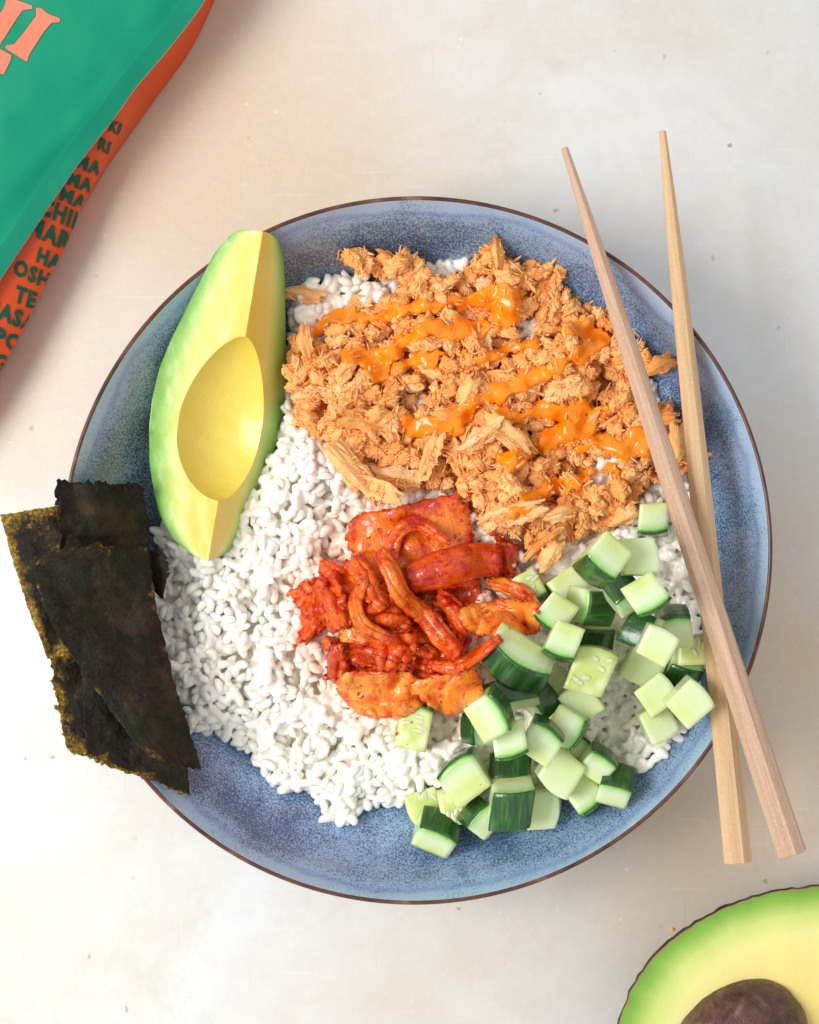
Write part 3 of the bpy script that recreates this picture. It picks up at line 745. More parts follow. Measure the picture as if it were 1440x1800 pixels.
CUC = [
 # lower layer
 (1203, 1180, 12, 12, 10, 250, 55, 0, 1, 0, 'shaded cucumber cube by the chopsticks, dark peel up, below the dim seedy cube'),
 (1222, 1142, 12, 11, 9, 0, 0, 10, 0, 1, 'dim seedy cucumber cube tucked against the lower chopstick'),
 (1188, 1102, 13, 12, 11, 100, 20, 0, 1, 0, 'pale cucumber cube in shade behind the brightest square cube'),
 (1128, 1108, 11, 13, 9, 150, 62, 0, 1, 0, 'green peeled side up cucumber piece lying behind the brightest square cube'),
 (1048, 1118, 11, 12, 9, 270, 65, 0, 1, 0, 'small dark cucumber piece wedged under the leaning dark cube, beside loose rice'),
 (934, 1034, 12, 10, 9, 300, 5, 0, 1, 1, 'translucent seedy cucumber end next to the kimchi'),
 (980, 1208, 13, 12, 10, 330, 15, 0, 1, 0, 'yellow green cucumber block below the long striped piece'),
 (1022, 1232, 13, 12, 9, 120, 0, 0, 0, 0, 'pale cucumber cube partly under the large seedy block'),
 (948, 1228, 11, 14, 9, 40, 68, 0, 1, 0, 'dark shiny green cucumber cube between pale ones, below the long striped piece'),
 (900, 1222, 12, 18, 9, 110, 66, 0, 1, 0, 'widest flat dark peel piece of cucumber beside the lowest kimchi leaf'),
 (840, 1284, 10, 11, 8, 180, 30, 0, 1, 0, 'small green edged cucumber piece under the yellowish cube by the kimchi'),
 (1022, 1322, 10, 12, 8, 40, 0, 0, 1, 0, 'small cucumber piece peeping out above the pair of pale cubes'),
 (1052, 1342, 11, 11, 9, 55, 20, 0, 1, 0, 'green toned cucumber cube behind the split peel and flesh cube'),
 (745, 1418, 13, 12, 7, 200, 5, 0, 0, 1, 'flat seedy cucumber slice at the very edge of the white rice'),
 (808, 1416, 15, 13, 8, 10, 0, 0, 0, 1, 'seedy cucumber piece lying under the largest pale cube'),
 (728, 1276, 17, 12, 9, 80, 5, 0, 1, 1, 'seedy cucumber chunk on the rice right under the kimchi, spotted with chili'),
 (1158, 1272, 13, 12, 9, 300, 0, 0, 0, 0, 'pale cucumber cube in the lowest row beside loose rice near the chopsticks'),
 (958, 1420, 12, 15, 10, 0, 5, 0, 0, 0, 'rounded pale cucumber piece right of the big dark peel block'),
 (845, 1440, 11, 12, 9, 140, 25, 0, 1, 0, 'narrow pale cucumber wedge left of the big dark peel block'),
 (768, 1464, 12, 15, 11, 68, 38, 0, 1, 0, 'lowest cucumber cube of all, peel on top, alone on the blue glaze'),
 # upper layer
 (1151, 916, 11.5, 11, 10, 272, 8, 0, 1, 0, 'single pale cucumber cube highest in the bowl, between tuna and chopstick'),
 (1098, 1044, 12, 11, 11, 120, 52, 0, 1, 0, 'cucumber cube half dark peel half flesh, behind the pale cube by the rice'),
 (1139, 1048, 13, 13, 12, 300, 4, 0, 1, 0, 'pale cucumber cube with a thin green lower edge below the moist yellowish one'),
 (1125, 980, 13, 13, 13, 8, 0, 0, 0, 0, 'moist yellowish cucumber cube with water drops near the tuna'),
 (1061, 986, 14, 13, 12, 232, 22, 0, 1, 0, 'glossy cucumber cube with striped green side facing the kimchi, nearest the tuna'),
 (1002, 1036, 13, 12, 10, 305, 8, 0, 1, 0, 'pale cucumber cube behind the squared cube by the kimchi'),
 (1041, 1066, 13, 13, 13, 335, 48, 20, 1, 0, 'leaning cucumber cube with dark streaked peel facing up, in the middle of the upper group'),
 (978, 1080, 13, 12, 11, 235, 6, 0, 1, 0, 'squared pale cucumber cube right beside the ribbed kimchi leaf'),
 (990, 1130, 13, 11, 9, 250, 8, 0, 1, 0, 'flat pale cucumber piece with dark green lower edge beside loose rice'),
 (912, 1166, 15, 24, 12, 238, 46, 0, 1, 0, 'long cucumber piece with striped dark peel running under the kimchi'),
 (1042, 1178, 17, 15, 11, 75, 0, 0, 0, 1, 'largest yellowish seedy cucumber block in the middle of the heap'),
 (1131, 1174, 14, 13, 12, 330, 0, 0, 0, 0, 'yellow white cucumber cube leaning under the brightest square cube'),
 (1157, 1132, 12, 12, 11, 62, 6, 0, 0, 0, 'brightest square cucumber cube without peel, on top of the heap'),
 (1157, 1222, 13, 12, 11, 35, 4, 0, 0, 0, 'pale yellow cucumber cube stacked above the loose rice near the rim'),
 (1214, 1234, 14, 13, 12, 42, 6, 0, 0, 0, 'pale cucumber cube closest to the bowl rim beside the chopsticks'),
 (1000, 1280, 13, 12, 10, 330, 15, 0, 1, 0, 'pale cucumber cube edged dark green on its lower side, above the loose rice'),
 (955, 1302, 13, 13, 11, 55, 8, 0, 1, 0, 'pale green cucumber cube with thin green rind at top, centre of the lower heap'),
 (897, 1304, 13, 12, 11, 285, 10, 0, 1, 0, 'rounded pale cucumber cube with green lower rim left of the centre of the lower heap'),
 (864, 1256, 13, 15, 10, 30, 20, 0, 1, 0, 'yellowish cucumber cube touching the lowest kimchi leaf'),
 (895, 1358, 12, 15, 10, 90, 60, 0, 1, 0, 'dark peel cucumber piece right beside the largest pale cube'),
 (817, 1366, 16, 16, 13, 128, 4, 0, 1, 0, 'largest pale cucumber cube, a fleck of chili on its top'),
 (898, 1416, 13, 15, 15, 268, 66, 0, 1, 0, 'big dark green cucumber block with peel facing up at the bottom of the heap'),
 (985, 1358, 15, 14, 11, 230, 0, 0, 0, 0, 'milky white cucumber cube without peel, upper of the leaning pair'),
 (1028, 1398, 14, 12, 10, 312, 10, 0, 1, 0, 'pale cucumber cube with green bottom corner, lower of the leaning pair'),
 (1086, 1382, 12, 12, 12, 72, 44, 0, 1, 0, 'cucumber cube split between striped peel and flesh nearest the lower right rim'),
]
for c_ in CUC: cucumber(*c_)

# ------------------------------------------------------------------ draped sheets (kimchi leaves, nori)
def sheet(name, L, R, nu, nv, zf, thick, mat, rough=0.0, rfreq=6, seed=0, pxy=True, z0=.048, bulge=0.0):
    """surface between two side curves given in photo positions; zf(x, y, u, v) gives its height"""
    A = catmull(L, nv); B = catmull(R, nv)
    v = np.linspace(0, 1, nv); u = np.linspace(0, 1, nu)
    U, Vv = np.meshgrid(u, v, indexing='ij')
    px = A[None, :, 0]*(1-U) + B[None, :, 0]*U; py = A[None, :, 1]*(1-U) + B[None, :, 1]*U
    if rough:
        e = np.exp(-np.minimum(np.minimum(U, 1-U), np.minimum(Vv, 1-Vv)) / .06)
        px = px + rough * e * fbm(px/rfreq, py/rfreq, 0, seed+1, 3); py = py + rough * e * fbm(px/rfreq, py/rfreq, 5, seed+2, 3)
    X, Y = PX(px, py, z0)
    Z = zf(X, Y, U, Vv)
    X, Y = PX(px, py, Z)
    top = np.stack([X, Y, Z], -1)
    du = np.gradient(top, axis=0); dv = np.gradient(top, axis=1); nrm = np.cross(du, dv)
    nrm /= np.linalg.norm(nrm, axis=-1, keepdims=True) + 1e-12
    nrm *= np.sign(nrm[..., 2:3] + 1e-9)
    ed = np.minimum(np.minimum(U, 1-U)*min(1, nu/8)*1.0, np.minimum(Vv, 1-Vv))
    tk = thick * (.35 + .65*np.clip(ed/.12, 0, 1)**.5)
    t1 = top + nrm * (tk*.5)[..., None]; b1 = top - nrm * (tk*.5)[..., None]
    n = nu*nv; Vt = np.vstack([t1.reshape(-1, 3), b1.reshape(-1, 3)])
    Q = grid_faces(nu, nv); flip = np.cross(du[0, 0], dv[0, 0])[2] < 0
    Fq = [Q[:, ::-1] if flip else Q, (Q if flip else Q[:, ::-1]) + n]
    loop = [i*nv for i in range(nu)] + [(nu-1)*nv + j for j in range(1, nv)] + [i*nv + nv-1 for i in range(nu-2, -1, -1)] + [j for j in range(nv-2, 0, -1)]
    lp = np.array(loop); l2 = np.roll(lp, -1); S = np.stack([lp, l2, l2+n, lp+n], 1)
    Fq.append(S if flip else S[:, ::-1])
    uvs = np.stack([U.ravel(), Vv.ravel()], 1); uvs = np.vstack([uvs, uvs])
    eg = 1 - np.clip(np.minimum(np.minimum(U, 1-U), np.minimum(Vv, 1-Vv)) / .5, 0, 1); eg = np.r_[eg.ravel(), eg.ravel()]
    c0 = Vt.mean(0); c0[2] = Vt[:, 2].min()
    me = mesh_np(name, Vt - c0, np.vstack(Fq), mat, True, uv=uvs, attr={'edge': eg})
    return me, c0, t1
def stamp_sheet(t1):
    global H
    ii = np.round((t1[..., 0]-X0)/CS).astype(int).ravel(); jj = np.round((t1[..., 1]-Y0)/CS).astype(int).ravel()
    ok = (ii > 2) & (jj > 2) & (ii < NG-3) & (jj < NG-3)
    A = H.copy(); 
    for a in (-1, 0, 1):
        for b in (-1, 0, 1): np.maximum.at(A, (ii[ok]+a, jj[ok]+b), t1[..., 2].ravel()[ok])
    H = A
KG = 'kimchi pieces in the centre of the bowl'
def kim(L, R, label, mat, lift=.0008, arch=0.0, ruf=.0008, rs=.006, thick=.0016, nu=26, nv=44, stiff=.5, tilt=(0, 0), rough=3.0, fold=0.0, folds=4, seed=0, clipz=None):
    Hm_ = blur(maxf(H, 2), 2.0); Hw = blur(H, 9)
    def zf(X, Y, U, V):
        loc_ = samp(Hm_, X, Y); wide = samp(Hw, X, Y)
        z = loc_*(1-stiff) + np.maximum(wide, loc_*.5 + wide*.5)*stiff
        z = z + lift + arch*(1 - (2*U-1)**2) + tilt[0]*(U-.5) + tilt[1]*(V-.5)
        nz = fbm(U*2.3, V*2.6, 0, 70+seed, 2); z = z + fold*(1+.7*vn(U*3, V*4, 0, seed+9))*np.sin(U*math.pi*folds*.75 + seed + 3.2*nz) + ruf*(fbm(X/rs, Y/rs, 0, 50+seed, 4) if mat is not M_kred else 1.25*(.8-1.9*np.abs(fbm(X/rs*.8 + .5*vn(Y/.004, X/.004, 0, seed), Y/rs*.8, 0, 50+seed, 3))))
        z = z + .0008*np.abs(fbm(X/.0022, Y/.0022, 0, 60+seed, 2))*(mat is M_kred)
        return z
    me, c0, t1 = sheet('kimchi_leaf', L, R, nu, nv, zf, thick, mat, rough, 7, seed)
    o = put('kimchi_leaf', me); o.location = c0; tag(o, label, 'kimchi', KG); stamp_sheet(t1)
    return o
def strip(path, wid):
    p = catmull(path, 24); w_ = np.interp(np.linspace(0, 1, 24), np.linspace(0, 1, len(wid)), wid)
    d = np.gradient(p, axis=0); d /= np.linalg.norm(d, axis=1)[:, None]; nn = np.stack([-d[:, 1], d[:, 0]], 1)
    return (p + nn*w_[:, None]/2).tolist(), (p - nn*w_[:, None]/2).tolist()
# underneath
kim([(565, 1120), (580, 1160), (572, 1195)], [(650, 1120), (665, 1165), (650, 1200)], 'ruffled red kimchi leaf hanging toward the rice, under the pale stem', M_kred, fold=.0013, folds=5, ruf=.0016, rough=7, seed=1)
kim([(868, 935), (880, 1010)], [(915, 965), (900, 1030)], 'dark red kimchi scrap beside the tuna and translucent cucumber end', M_kdark, fold=.001, ruf=.001, rough=6, seed=2)
kim([(720, 1010), (730, 1060), (745, 1120)], [(838, 990), (845, 1050), (835, 1110)], 'dark translucent kimchi stem in the shadow under the red roll', M_kdark, arch=.001, stiff=.8, seed=3)
kim([(615, 1110), (640, 1150), (640, 1195)], [(800, 1100), (805, 1150), (790, 1200)], 'broad red kimchi leaf across the lower middle of the kimchi', M_kred, fold=.0016, folds=6, ruf=.0016, rough=5, seed=4)
kim([(507, 1040), (530, 1080), (515, 1138)], [(590, 990), (605, 1060), (560, 1120)], 'red kimchi leaf with pointed tip reaching furthest over the rice', M_kred, fold=.0014, folds=4, ruf=.0014, rough=7, seed=5)
KW = ['at the left tip of the pile', 'under the paste covered clump', 'under the lower end of the diagonal stem', 'above the big shiny bottom leaf', 'above the chili dotted bottom leaf', 'below the fibrous strand', 'along the lower left edge over the rice', 'between the diagonal stem and the ribbed fan leaf']
for q_, (pts_) in enumerate([((560, 1075), (640, 1090), 34), ((600, 1060), (690, 1075), 44), ((690, 1080), (790, 1120), 50), ((600, 1150), (700, 1165), 46), ((700, 1140), (830, 1160), 44), ((630, 1000), (700, 1050), 50), ((590, 1130), (600, 1200), 34), ((760, 1060), (830, 1100), 40)]):
    (ax_, ay_), (bx_, by_), wd_ = pts_
    L, R = strip([(ax_, ay_), ((ax_+bx_)/2, (ay_+by_)/2 + (-1)**q_*9), (bx_, by_)], (wd_*.6, wd_, wd_*1.1, wd_*.5))
    kim(L, R, 'crumpled red kimchi shred half buried ' + KW[q_], M_kred if q_ % 3 else M_kdark, fold=.0011, folds=4, ruf=.0016, rs=.004, rough=6, seed=30+q_, arch=.0022, nu=20, nv=34, lift=.0004)
# bottom leaves
kim([(607, 1182), (592, 1205), (612, 1240), (650, 1262)], [(722, 1180), (745, 1205), (742, 1240), (700, 1264)], 'big shiny orange kimchi leaf at the bottom of the kimchi', M_kpale, arch=.0026, ruf=.0007, stiff=.7, rough=3, fold=.0004, folds=7, seed=6, lift=.0018)
kim([(735, 1195), (722, 1208), (745, 1235), (775, 1252)], [(835, 1172), (848, 1205), (846, 1236), (800, 1256)], 'orange kimchi leaf dotted with chili, touching the yellowish cucumber cube', M_kpale, arch=.0022, ruf=.0007, stiff=.8, rough=4, seed=7, lift=.0020)
# big top leaf
kim([(622, 908), (611, 935), (622, 985), (648, 1040)], [(800, 868), (820, 890), (832, 950), (836, 1030)], 'largest translucent orange kimchi leaf at the top against the tuna', M_kstem, arch=.0030, ruf=.0006, stiff=.9, thick=.0026, fold=.00045, folds=9, seed=8, lift=.0016, rough=6)
kim([(560, 985), (565, 1020), (580, 1060)], [(625, 985), (640, 1010), (650, 1050)], 'crumpled red kimchi leaf at the upper left of the kimchi', M_kred, fold=.0018, folds=3, ruf=.0018, rough=5, seed=9)
kim([(572, 1050), (585, 1090), (600, 1130)], [(625, 1060), (640, 1090), (660, 1130)], 'cream coloured kimchi stem showing among the red leaves beside the rice', M_kpale, arch=.002, ruf=.0004, stiff=.8, seed=10, rough=2)
kim([(535, 1030), (560, 1070), (585, 1115)], [(588, 1010), (605, 1050), (622, 1100)], 'folded red kimchi ruffle left of the cream stem', M_kred, fold=.0016, folds=4, ruf=.0018, rough=6, seed=11)
kim([(625, 1030), (632, 1080), (645, 1120)], [(700, 1020), (725, 1070), (735, 1110)], 'red kimchi clump thick with chili paste in the middle of the kimchi', M_kred, arch=.003, fold=.0014, folds=5, ruf=.0022, rs=.0035, rough=6, seed=12, thick=.003)
kim([(640, 1115), (660, 1150), (665, 1180)], [(735, 1115), (730, 1150), (725, 1178)], 'tightly curled red kimchi leaf above the big shiny bottom leaf', M_kred, arch=.0022, fold=.0012, folds=6, ruf=.0016, rs=.004, rough=5, seed=13, thick=.0024)
L, R = strip([(616, 985), (640, 1010), (655, 1045), (675, 1070)], (34, 38, 34, 20))
kim(L, R, 'fibrous red kimchi strand running along the left edge of the large top leaf', M_kred, fold=.0010, folds=6, arch=.002, ruf=.001, seed=14, nu=18)
# right side
L, R = strip([(855, 1020), (890, 1030), (925, 1048), (948, 1075)], (16, 26, 26, 14))
kim(L, R, 'wrinkled orange kimchi strand over the ribbed leaf beside the cucumber', M_kstem, fold=.0008, folds=6, arch=.002, ruf=.0008, seed=15, nu=18)
L, R = strip([(770, 1040), (800, 1075), (812, 1120), (790, 1160)], (20, 34, 34, 18))
kim(L, R, 'red stained kimchi strip between the rolled stem and the ribbed fan leaf', M_kred, fold=.0006, folds=4, arch=.0018, ruf=.0010, rough=4, seed=41, nu=20)
L, R = strip([(640, 1020), (625, 1060), (640, 1100), (690, 1125)], (16, 24, 26, 14))
kim(L, R, 'curly orange kimchi strand left of the diagonal stem', M_kstem, fold=.0005, folds=4, arch=.0018, ruf=.0008, rough=3, seed=42, nu=18)
kim([(830, 1062), (806, 1080), (820, 1104), (845, 1118)], [(890, 1052), (948, 1066), (950, 1100), (944, 1116)], 'ribbed fan shaped kimchi leaf beside the squared cucumber cube', M_kpale, arch=.0022, ruf=.0005, fold=.0004, folds=10, stiff=.85, rough=3, seed=16, lift=.002, thick=.0024)
L, R = strip([(752, 1168), (800, 1172), (840, 1150), (880, 1120)], (16, 24, 22, 12))
kim(L, R, 'curved red kimchi strand crossing above the long striped cucumber', M_kred, fold=.0006, folds=5, arch=.0022, seed=17, nu=18)
L, R = strip([(718, 1018), (780, 1000), (835, 985), (880, 985)], (46, 66, 60, 50))
kim(L, R, 'thick dark red rolled kimchi stem on top, on the side toward the tuna', M_kdark, arch=.0042, ruf=.0006, stiff=.95, seed=18, thick=.003, rough=2, lift=.001)
L, R = strip([(690, 1010), (688, 970), (700, 935), (728, 920), (760, 935), (792, 955)], (22, 26, 22, 24, 20, 10))
kim(L, R, 'arched red kimchi ribbon looping over the large top leaf', M_kred, arch=.002, fold=.0005, ruf=.0007, seed=19, nu=16, nv=60, lift=.0012)
L, R = strip([(664, 968), (685, 1000), (706, 1045), (750, 1085), (782, 1125), (806, 1150)], (22, 30, 32, 34, 38, 26))
kim(L, R, 'long yellow orange kimchi stem lying diagonally on top of the pile', M_kstem, arch=.003, fold=.0005, folds=5, ruf=.0007, seed=20, nu=18, nv=64, lift=.0022, stiff=.8, thick=.0028)

# chili flecks on the kimchi and cucumbers
rng = np.random.RandomState(3); Vs, Fs, n = [], [], 0
def fleck(x, y, z, s):
    global n
    m = 6; a = np.sort(rng.uniform(0, 6.28, m)); r_ = s*rng.uniform(.5, 1, m)
    V = np.vstack([np.stack([r_*np.cos(a), r_*np.sin(a), np.zeros(m)], 1), [[0, 0, s*.35]], [[0, 0, -s*.3]]]) @ rotm(0, rng.normal(0, .4), rng.normal(0, .4)).T + np.array([x, y, z])
    F = [(i, (i+1) % m, m) for i in range(m)] + [((i+1) % m, i, m+1) for i in range(m)]
    Vs.append(V); Fs.append(np.array(F)+n); n += len(V)
kp = wpoly([(530, 1045), (600, 1000), (625, 920), (800, 885), (860, 960), (880, 1000), (860, 1060), (930, 1075), (930, 1100), (840, 1110), (830, 1225), (780, 1245), (650, 1250), (605, 1210), (620, 1150), (540, 1090)], .05)
while len(Vs) < 230:
    x, y, _ = P(rng.uniform(500, 960), rng.uniform(860, 1270), .05)
    if inside(kp, np.array(x), np.array(y)):
        if float(fbm(x/.008, y/.008, 0, 77, 2)) < rng.uniform(-.5, .4): continue
        fleck(x, y, float(samp(H, np.array([x]), np.array([y]))[0]) + .0002, rng.uniform(.00025, .0009))
V = np.vstack(Vs); c0 = V.mean(0)
o = put('chili_flecks', mesh_np('chili_flecks', V - c0, np.vstack(Fs), M_chili)); o.location = c0; tag(o, 'fine red chili flecks strewn over the kimchi leaves', 'chili', kind='stuff')
for (a, b, s, lb) in [(697, 1290, .0011, 'red chili bit on the seedy cucumber chunk under the kimchi'), (843, 1374, .0006, 'tiny red chili speck on the largest pale cucumber cube'), (724, 1269, .0007, 'small red chili speck higher on the seedy cucumber chunk'),
                      (716, 1308, .0005, 'faint orange chili speck on rice below the seedy cucumber chunk')]:
    Vs, Fs, n = [], [], 0; x, y, _ = P(a, b, .046); z = float(samp(H, np.array([x]), np.array([y]))[0]) + .0003
    fleck(0, 0, 0, s); o = put('chili_flake', mesh_np('chili_flake', Vs[0], Fs[0], M_chili)); o.location = (x, y, z); tag(o, lb, 'chili flake', 'stray chili flakes')

# ------------------------------------------------------------------ spicy mayo drizzle
SA = [
 ([(552, 582, 8), (572, 564, 9), (591, 547, 10), (610, 546, 13), (632, 553, 8), (658, 558, 6), (675, 552, 7), (691, 546, 10), (716, 544, 11), (747, 536, 9), (785, 530, 8), (827, 525, 10), (862, 517, 15), (892, 528, 20), (892, 552, 18), (884, 572, 10)], 'longest mayo ribbon, starting with an orange tail on the bare rice near the avocado'),
 ([(616, 622, 12), (646, 630, 18), (664, 646, 19), (682, 622, 12), (702, 605, 10), (722, 594, 11), (752, 572, 12), (772, 578, 12), (798, 582, 9), (813, 566, 12), (846, 573, 12)], 'mayo ribbon with a broad orange pool at its avocado end'),
 ([(708, 640, 11), (728, 636, 7), (752, 630, 9), (774, 625, 7), (794, 619, 4)], 'short mayo dribble dipping into the gap below the second ribbon'),
 ([(819, 619, 4), (841, 628, 7), (872, 624, 8), (900, 614, 9), (921, 605, 10), (941, 598, 10)], 'thin mayo line with a rounded raised tip in the middle of the tuna'),
 ([(1000, 578, 9), (1030, 576, 15), (1049, 590, 16), (1036, 612, 11), (1007, 632, 8), (982, 644, 10), (952, 652, 10), (921, 667, 12), (897, 678, 8), (872, 692, 10), (843, 704, 10), (819, 720, 14), (797, 738, 13), (803, 756, 9)], 'long diagonal mayo ribbon ending beside the first chopstick'),
 ([(706, 738, 8), (728, 750, 11), (756, 744, 14), (780, 757, 11)], 'mayo pool nearest the kimchi side of the tuna'),
 ([(878, 724, 7), (915, 731, 9), (940, 724, 10), (967, 721, 12), (994, 724, 13), (1025, 710, 12), (1062, 720, 7)], 'horizontal mayo ribbon under the long diagonal one'),
 ([(964, 787, 13), (986, 762, 15), (1019, 750, 15), (1040, 741, 10)], 'thick slanting mayo patch right of centre in the tuna'),
 ([(1031, 784, 7), (1068, 780, 15), (1098, 786, 18), (1126, 778, 16), (1137, 800, 8)], 'wide bright mayo patch running under the first chopstick'),
 ([(884, 800, 10), (902, 810, 16), (930, 796, 9), (948, 792, 6)], 'round orange mayo puddle above the big pale tuna flake'),
 ([(900, 900, 10), (922, 886, 14), (948, 871, 10), (970, 858, 13), (992, 856, 12), (1014, 848, 9), (1038, 832, 9)], 'lowest mayo ribbon, lying over the pale tuna flakes near the kimchi'),
 ([(1066, 826, 7), (1080, 822, 8)], 'smallest mayo drop beside the open patch of rice'),
]
Hs = blur(maxf(H, 2), 1.8)
for si, (pts, lb) in enumerate(SA):
    p = np.array([[*P(a, b, .050)[:2], r_*.000194*1.28 + .0002] for a, b, r_ in pts])
    x0, x1 = p[:, 0].min()-.006, p[:, 0].max()+.006; y0, y1 = p[:, 1].min()-.006, p[:, 1].max()+.006
    st = .00034; xs = np.arange(x0, x1, st); ys = np.arange(y0, y1, st); X, Y = np.meshgrid(xs, ys, indexing='ij')
    wx = .0014*fbm(X/.0035, Y/.0035, 0, 90+si, 3); wy = .0014*fbm(X/.0035, Y/.0035, 7, 95+si, 3)
    D = np.full(X.shape, 1e9)
    for i in range(len(p)-1):
        dx, dy = p[i+1, 0]-p[i, 0], p[i+1, 1]-p[i, 1]; L2 = dx*dx+dy*dy
        tt = np.clip(((X+wx-p[i, 0])*dx + (Y+wy-p[i, 1])*dy)/L2, 0, 1)
        d = np.hypot(X+wx-p[i, 0]-tt*dx, Y+wy-p[i, 1]-tt*dy) - (p[i, 2]*(1-tt) + p[i+1, 2]*tt)
        k_ = .0008; hh = np.clip(.5+.5*(D-d)/k_, 0, 1); D = np.where(D > 1e8, d, D*(1-hh) + d*hh - k_*hh*(1-hh))
    hq = samp(Hs, X, Y); wq = samp(blur(Hs, 3), X, Y); hq = np.maximum(hq, .4*wq+.6*hq)
    D = D + .0013*np.clip(fbm(X/.0045, Y/.0045, 2, 99+si, 2)+.12, -.6, 1.5)
    wl = .0024; s_ = np.clip(1 + D/wl, 0, 1); thk = (.0015 + .0006*vn(X/.004, Y/.004, 0, si))*np.sqrt(np.clip(1-s_*s_, 0, 1))
    Z = hq - .0003 + thk; Z = np.where(D > 0, hq - .0016, Z)
    m = D < st*1.5; idx = -np.ones(X.shape, int); idx[m] = np.arange(m.sum())
    a_, b_, c_, d_ = idx[:-1, :-1], idx[1:, :-1], idx[1:, 1:], idx[:-1, 1:]; okq = (a_ >= 0) & (b_ >= 0) & (c_ >= 0) & (d_ >= 0)
    Vt = np.stack([X[m], Y[m], Z[m]], 1); c0 = Vt.mean(0); c0[2] = Vt[:, 2].min()
    o = put('mayo_drizzle', mesh_np('mayo_drizzle', Vt-c0, np.stack([a_[okq], b_[okq], c_[okq], d_[okq]], 1), M_sauce)); o.location = c0
    tag(o, lb, 'sauce', 'orange spicy mayo drizzled over the tuna')

# ------------------------------------------------------------------ avocado wedge
A0 = np.array(P(462, 407, .066)); A1 = np.array(P(366, 986, .050))
axd = A1 - A0; LA = np.linalg.norm(axd); ax = axd/LA
side = np.cross(ax, [0, 0, 1]); side /= np.linalg.norm(side); upv = np.cross(side, ax); upv *= np.sign(upv[2])
if side[0] > 0: side = -side            # points to the left in the picture
lp_ = [(462, 407), (440, 404), (412, 406), (395, 420), (372, 445), (345, 495), (318, 545), (290, 600), (268, 650), (254, 705), (248, 760), (250, 820), (258, 870), (272, 915), (300, 955), (335, 978), (366, 986)]
tt_, rr_ = [], []
for a, b in lp_:
    q_ = np.array(P(a, b, .048)) - np.array(P(462, 407, .048)); axp = np.array([*(np.array(P(366, 986, .048)) - np.array(P(462, 407, .048)))]); lpn = np.linalg.norm(axp); axp /= lpn
    tt_.append(q_ @ axp / lpn); sp_ = np.array([axp[1], -axp[0], 0]); rr_.append(abs(q_ @ sp_))
tt_ = np.array(tt_); rr_ = np.array(rr_); od = np.argsort(tt_); tt_, rr_ = tt_[od], rr_[od]
LOW, HIGH = math.radians(27), math.radians(64)
tv = np.unique(np.r_[0, (1-np.cos(np.linspace(0.08, math.pi-.06, 90)))/2, .315 + .5*(1-np.cos(np.linspace(0, math.pi, 60)))/2, 1.0])
tmap = np.clip((tt_-tt_[0])/(tt_[-1]-tt_[0]), 0, 1)
Rr = np.interp(tv, tmap, rr_)/math.cos(LOW); Rr = np.convolve(np.pad(Rr, 2, mode='edge'), [.1, .2, .4, .2, .1], 'valid')
Rr = np.maximum(Rr, .0006)
ys = tv; pit = np.where((ys > .315) & (ys < .815), (ys-.315)/.5, 0)
rho = .0212 * np.sin(math.pi*np.clip(pit, 0, 1)**1.3)**.44; rho = np.where((ys > .315) & (ys < .815), rho, 0.0)
rho = np.minimum(rho, Rr*.62)
na, nf, ni = 30, 22, 14
th0 = math.pi + LOW; th1 = 2*math.pi - HIGH     # arc below the two cut faces
V, ATT, K_ = [], [], []
for q_, (t_, R_, p_) in enumerate(zip(tv, Rr, rho)):
    ring = []
    def pt(th_, r_): return r_*math.cos(th_), r_*math.sin(th_)
    for f in np.linspace(0, 1, nf, endpoint=False): ring.append((*pt(th0, p_ + (R_*.985-p_)*f), (p_ + (R_-p_)*f)/R_, 0))
    for f in np.linspace(0, 1, na):
        th_ = th0 + (th1-th0)*f; e_ = 1 - .03*math.exp(-f/.04) - .03*math.exp(-(1-f)/.04)
        ring.append((*pt(th_, R_*e_), 1, 2))
    for f in np.linspace(1, 0, nf)[1:]: ring.append((*pt(th1, p_ + (R_*.985-p_)*f), (p_ + (R_-p_)*f)/R_, 0))
    for f in np.linspace(1, 0, ni+1)[1:-1]: ring.append((*pt(th0 + (th1-th0)*f, p_), p_/R_, 1))
    for (c_, s_, a_, k_) in ring:
        # theta pi points to 'side' (left); gravity down
        V.append(A0 + axd*t_ + side*(-c_) + upv*s_); ATT.append(a_); K_.append(k_)
nr = len(ring); V = np.array(V); K_ = np.array(K_)
V += (.00025*fbm(V[:, 0]/.006, V[:, 1]/.006, V[:, 2]/.006, 5, 2))[:, None]*np.array([0, 0, 1.]) 
F = grid_faces(len(tv), nr, close_v=True)
V[:, 2] += .00006*fbm(V[:, 0]/.003, V[:, 1]/.009, V[:, 2]/.009, 15, 2)*(K_ != 2)
kf = K_[F]
av = empty('avocado_wedge', (*P(400, 720, .02)[:2], .015)); tag(av, 'peeled quarter of avocado with an empty stone hollow lying at the left of the bowl', 'avocado')
off = np.array(av.location)
selh = (kf == 1).any(1)
selo = (kf == 2).all(1)
for nm, sel, mt in (('cut_flesh', ~selh & ~selo, M_avo), ('stone_hollow', selh, M_avo_hollow), ('outer_flesh', selo, M_avo_outer)):
    f_ = F[sel]; u_, inv = np.unique(f_, return_inverse=True)
    me = mesh_np(nm, V[u_]-off, inv.reshape(f_.shape)[:, ::-1], mt, True, attr={'rr': np.array(ATT)[u_]})
    o = put(nm, me, av)
    # flat cut faces keep their crisp ridge
    me.set_sharp_from_angle(angle=math.radians(38))

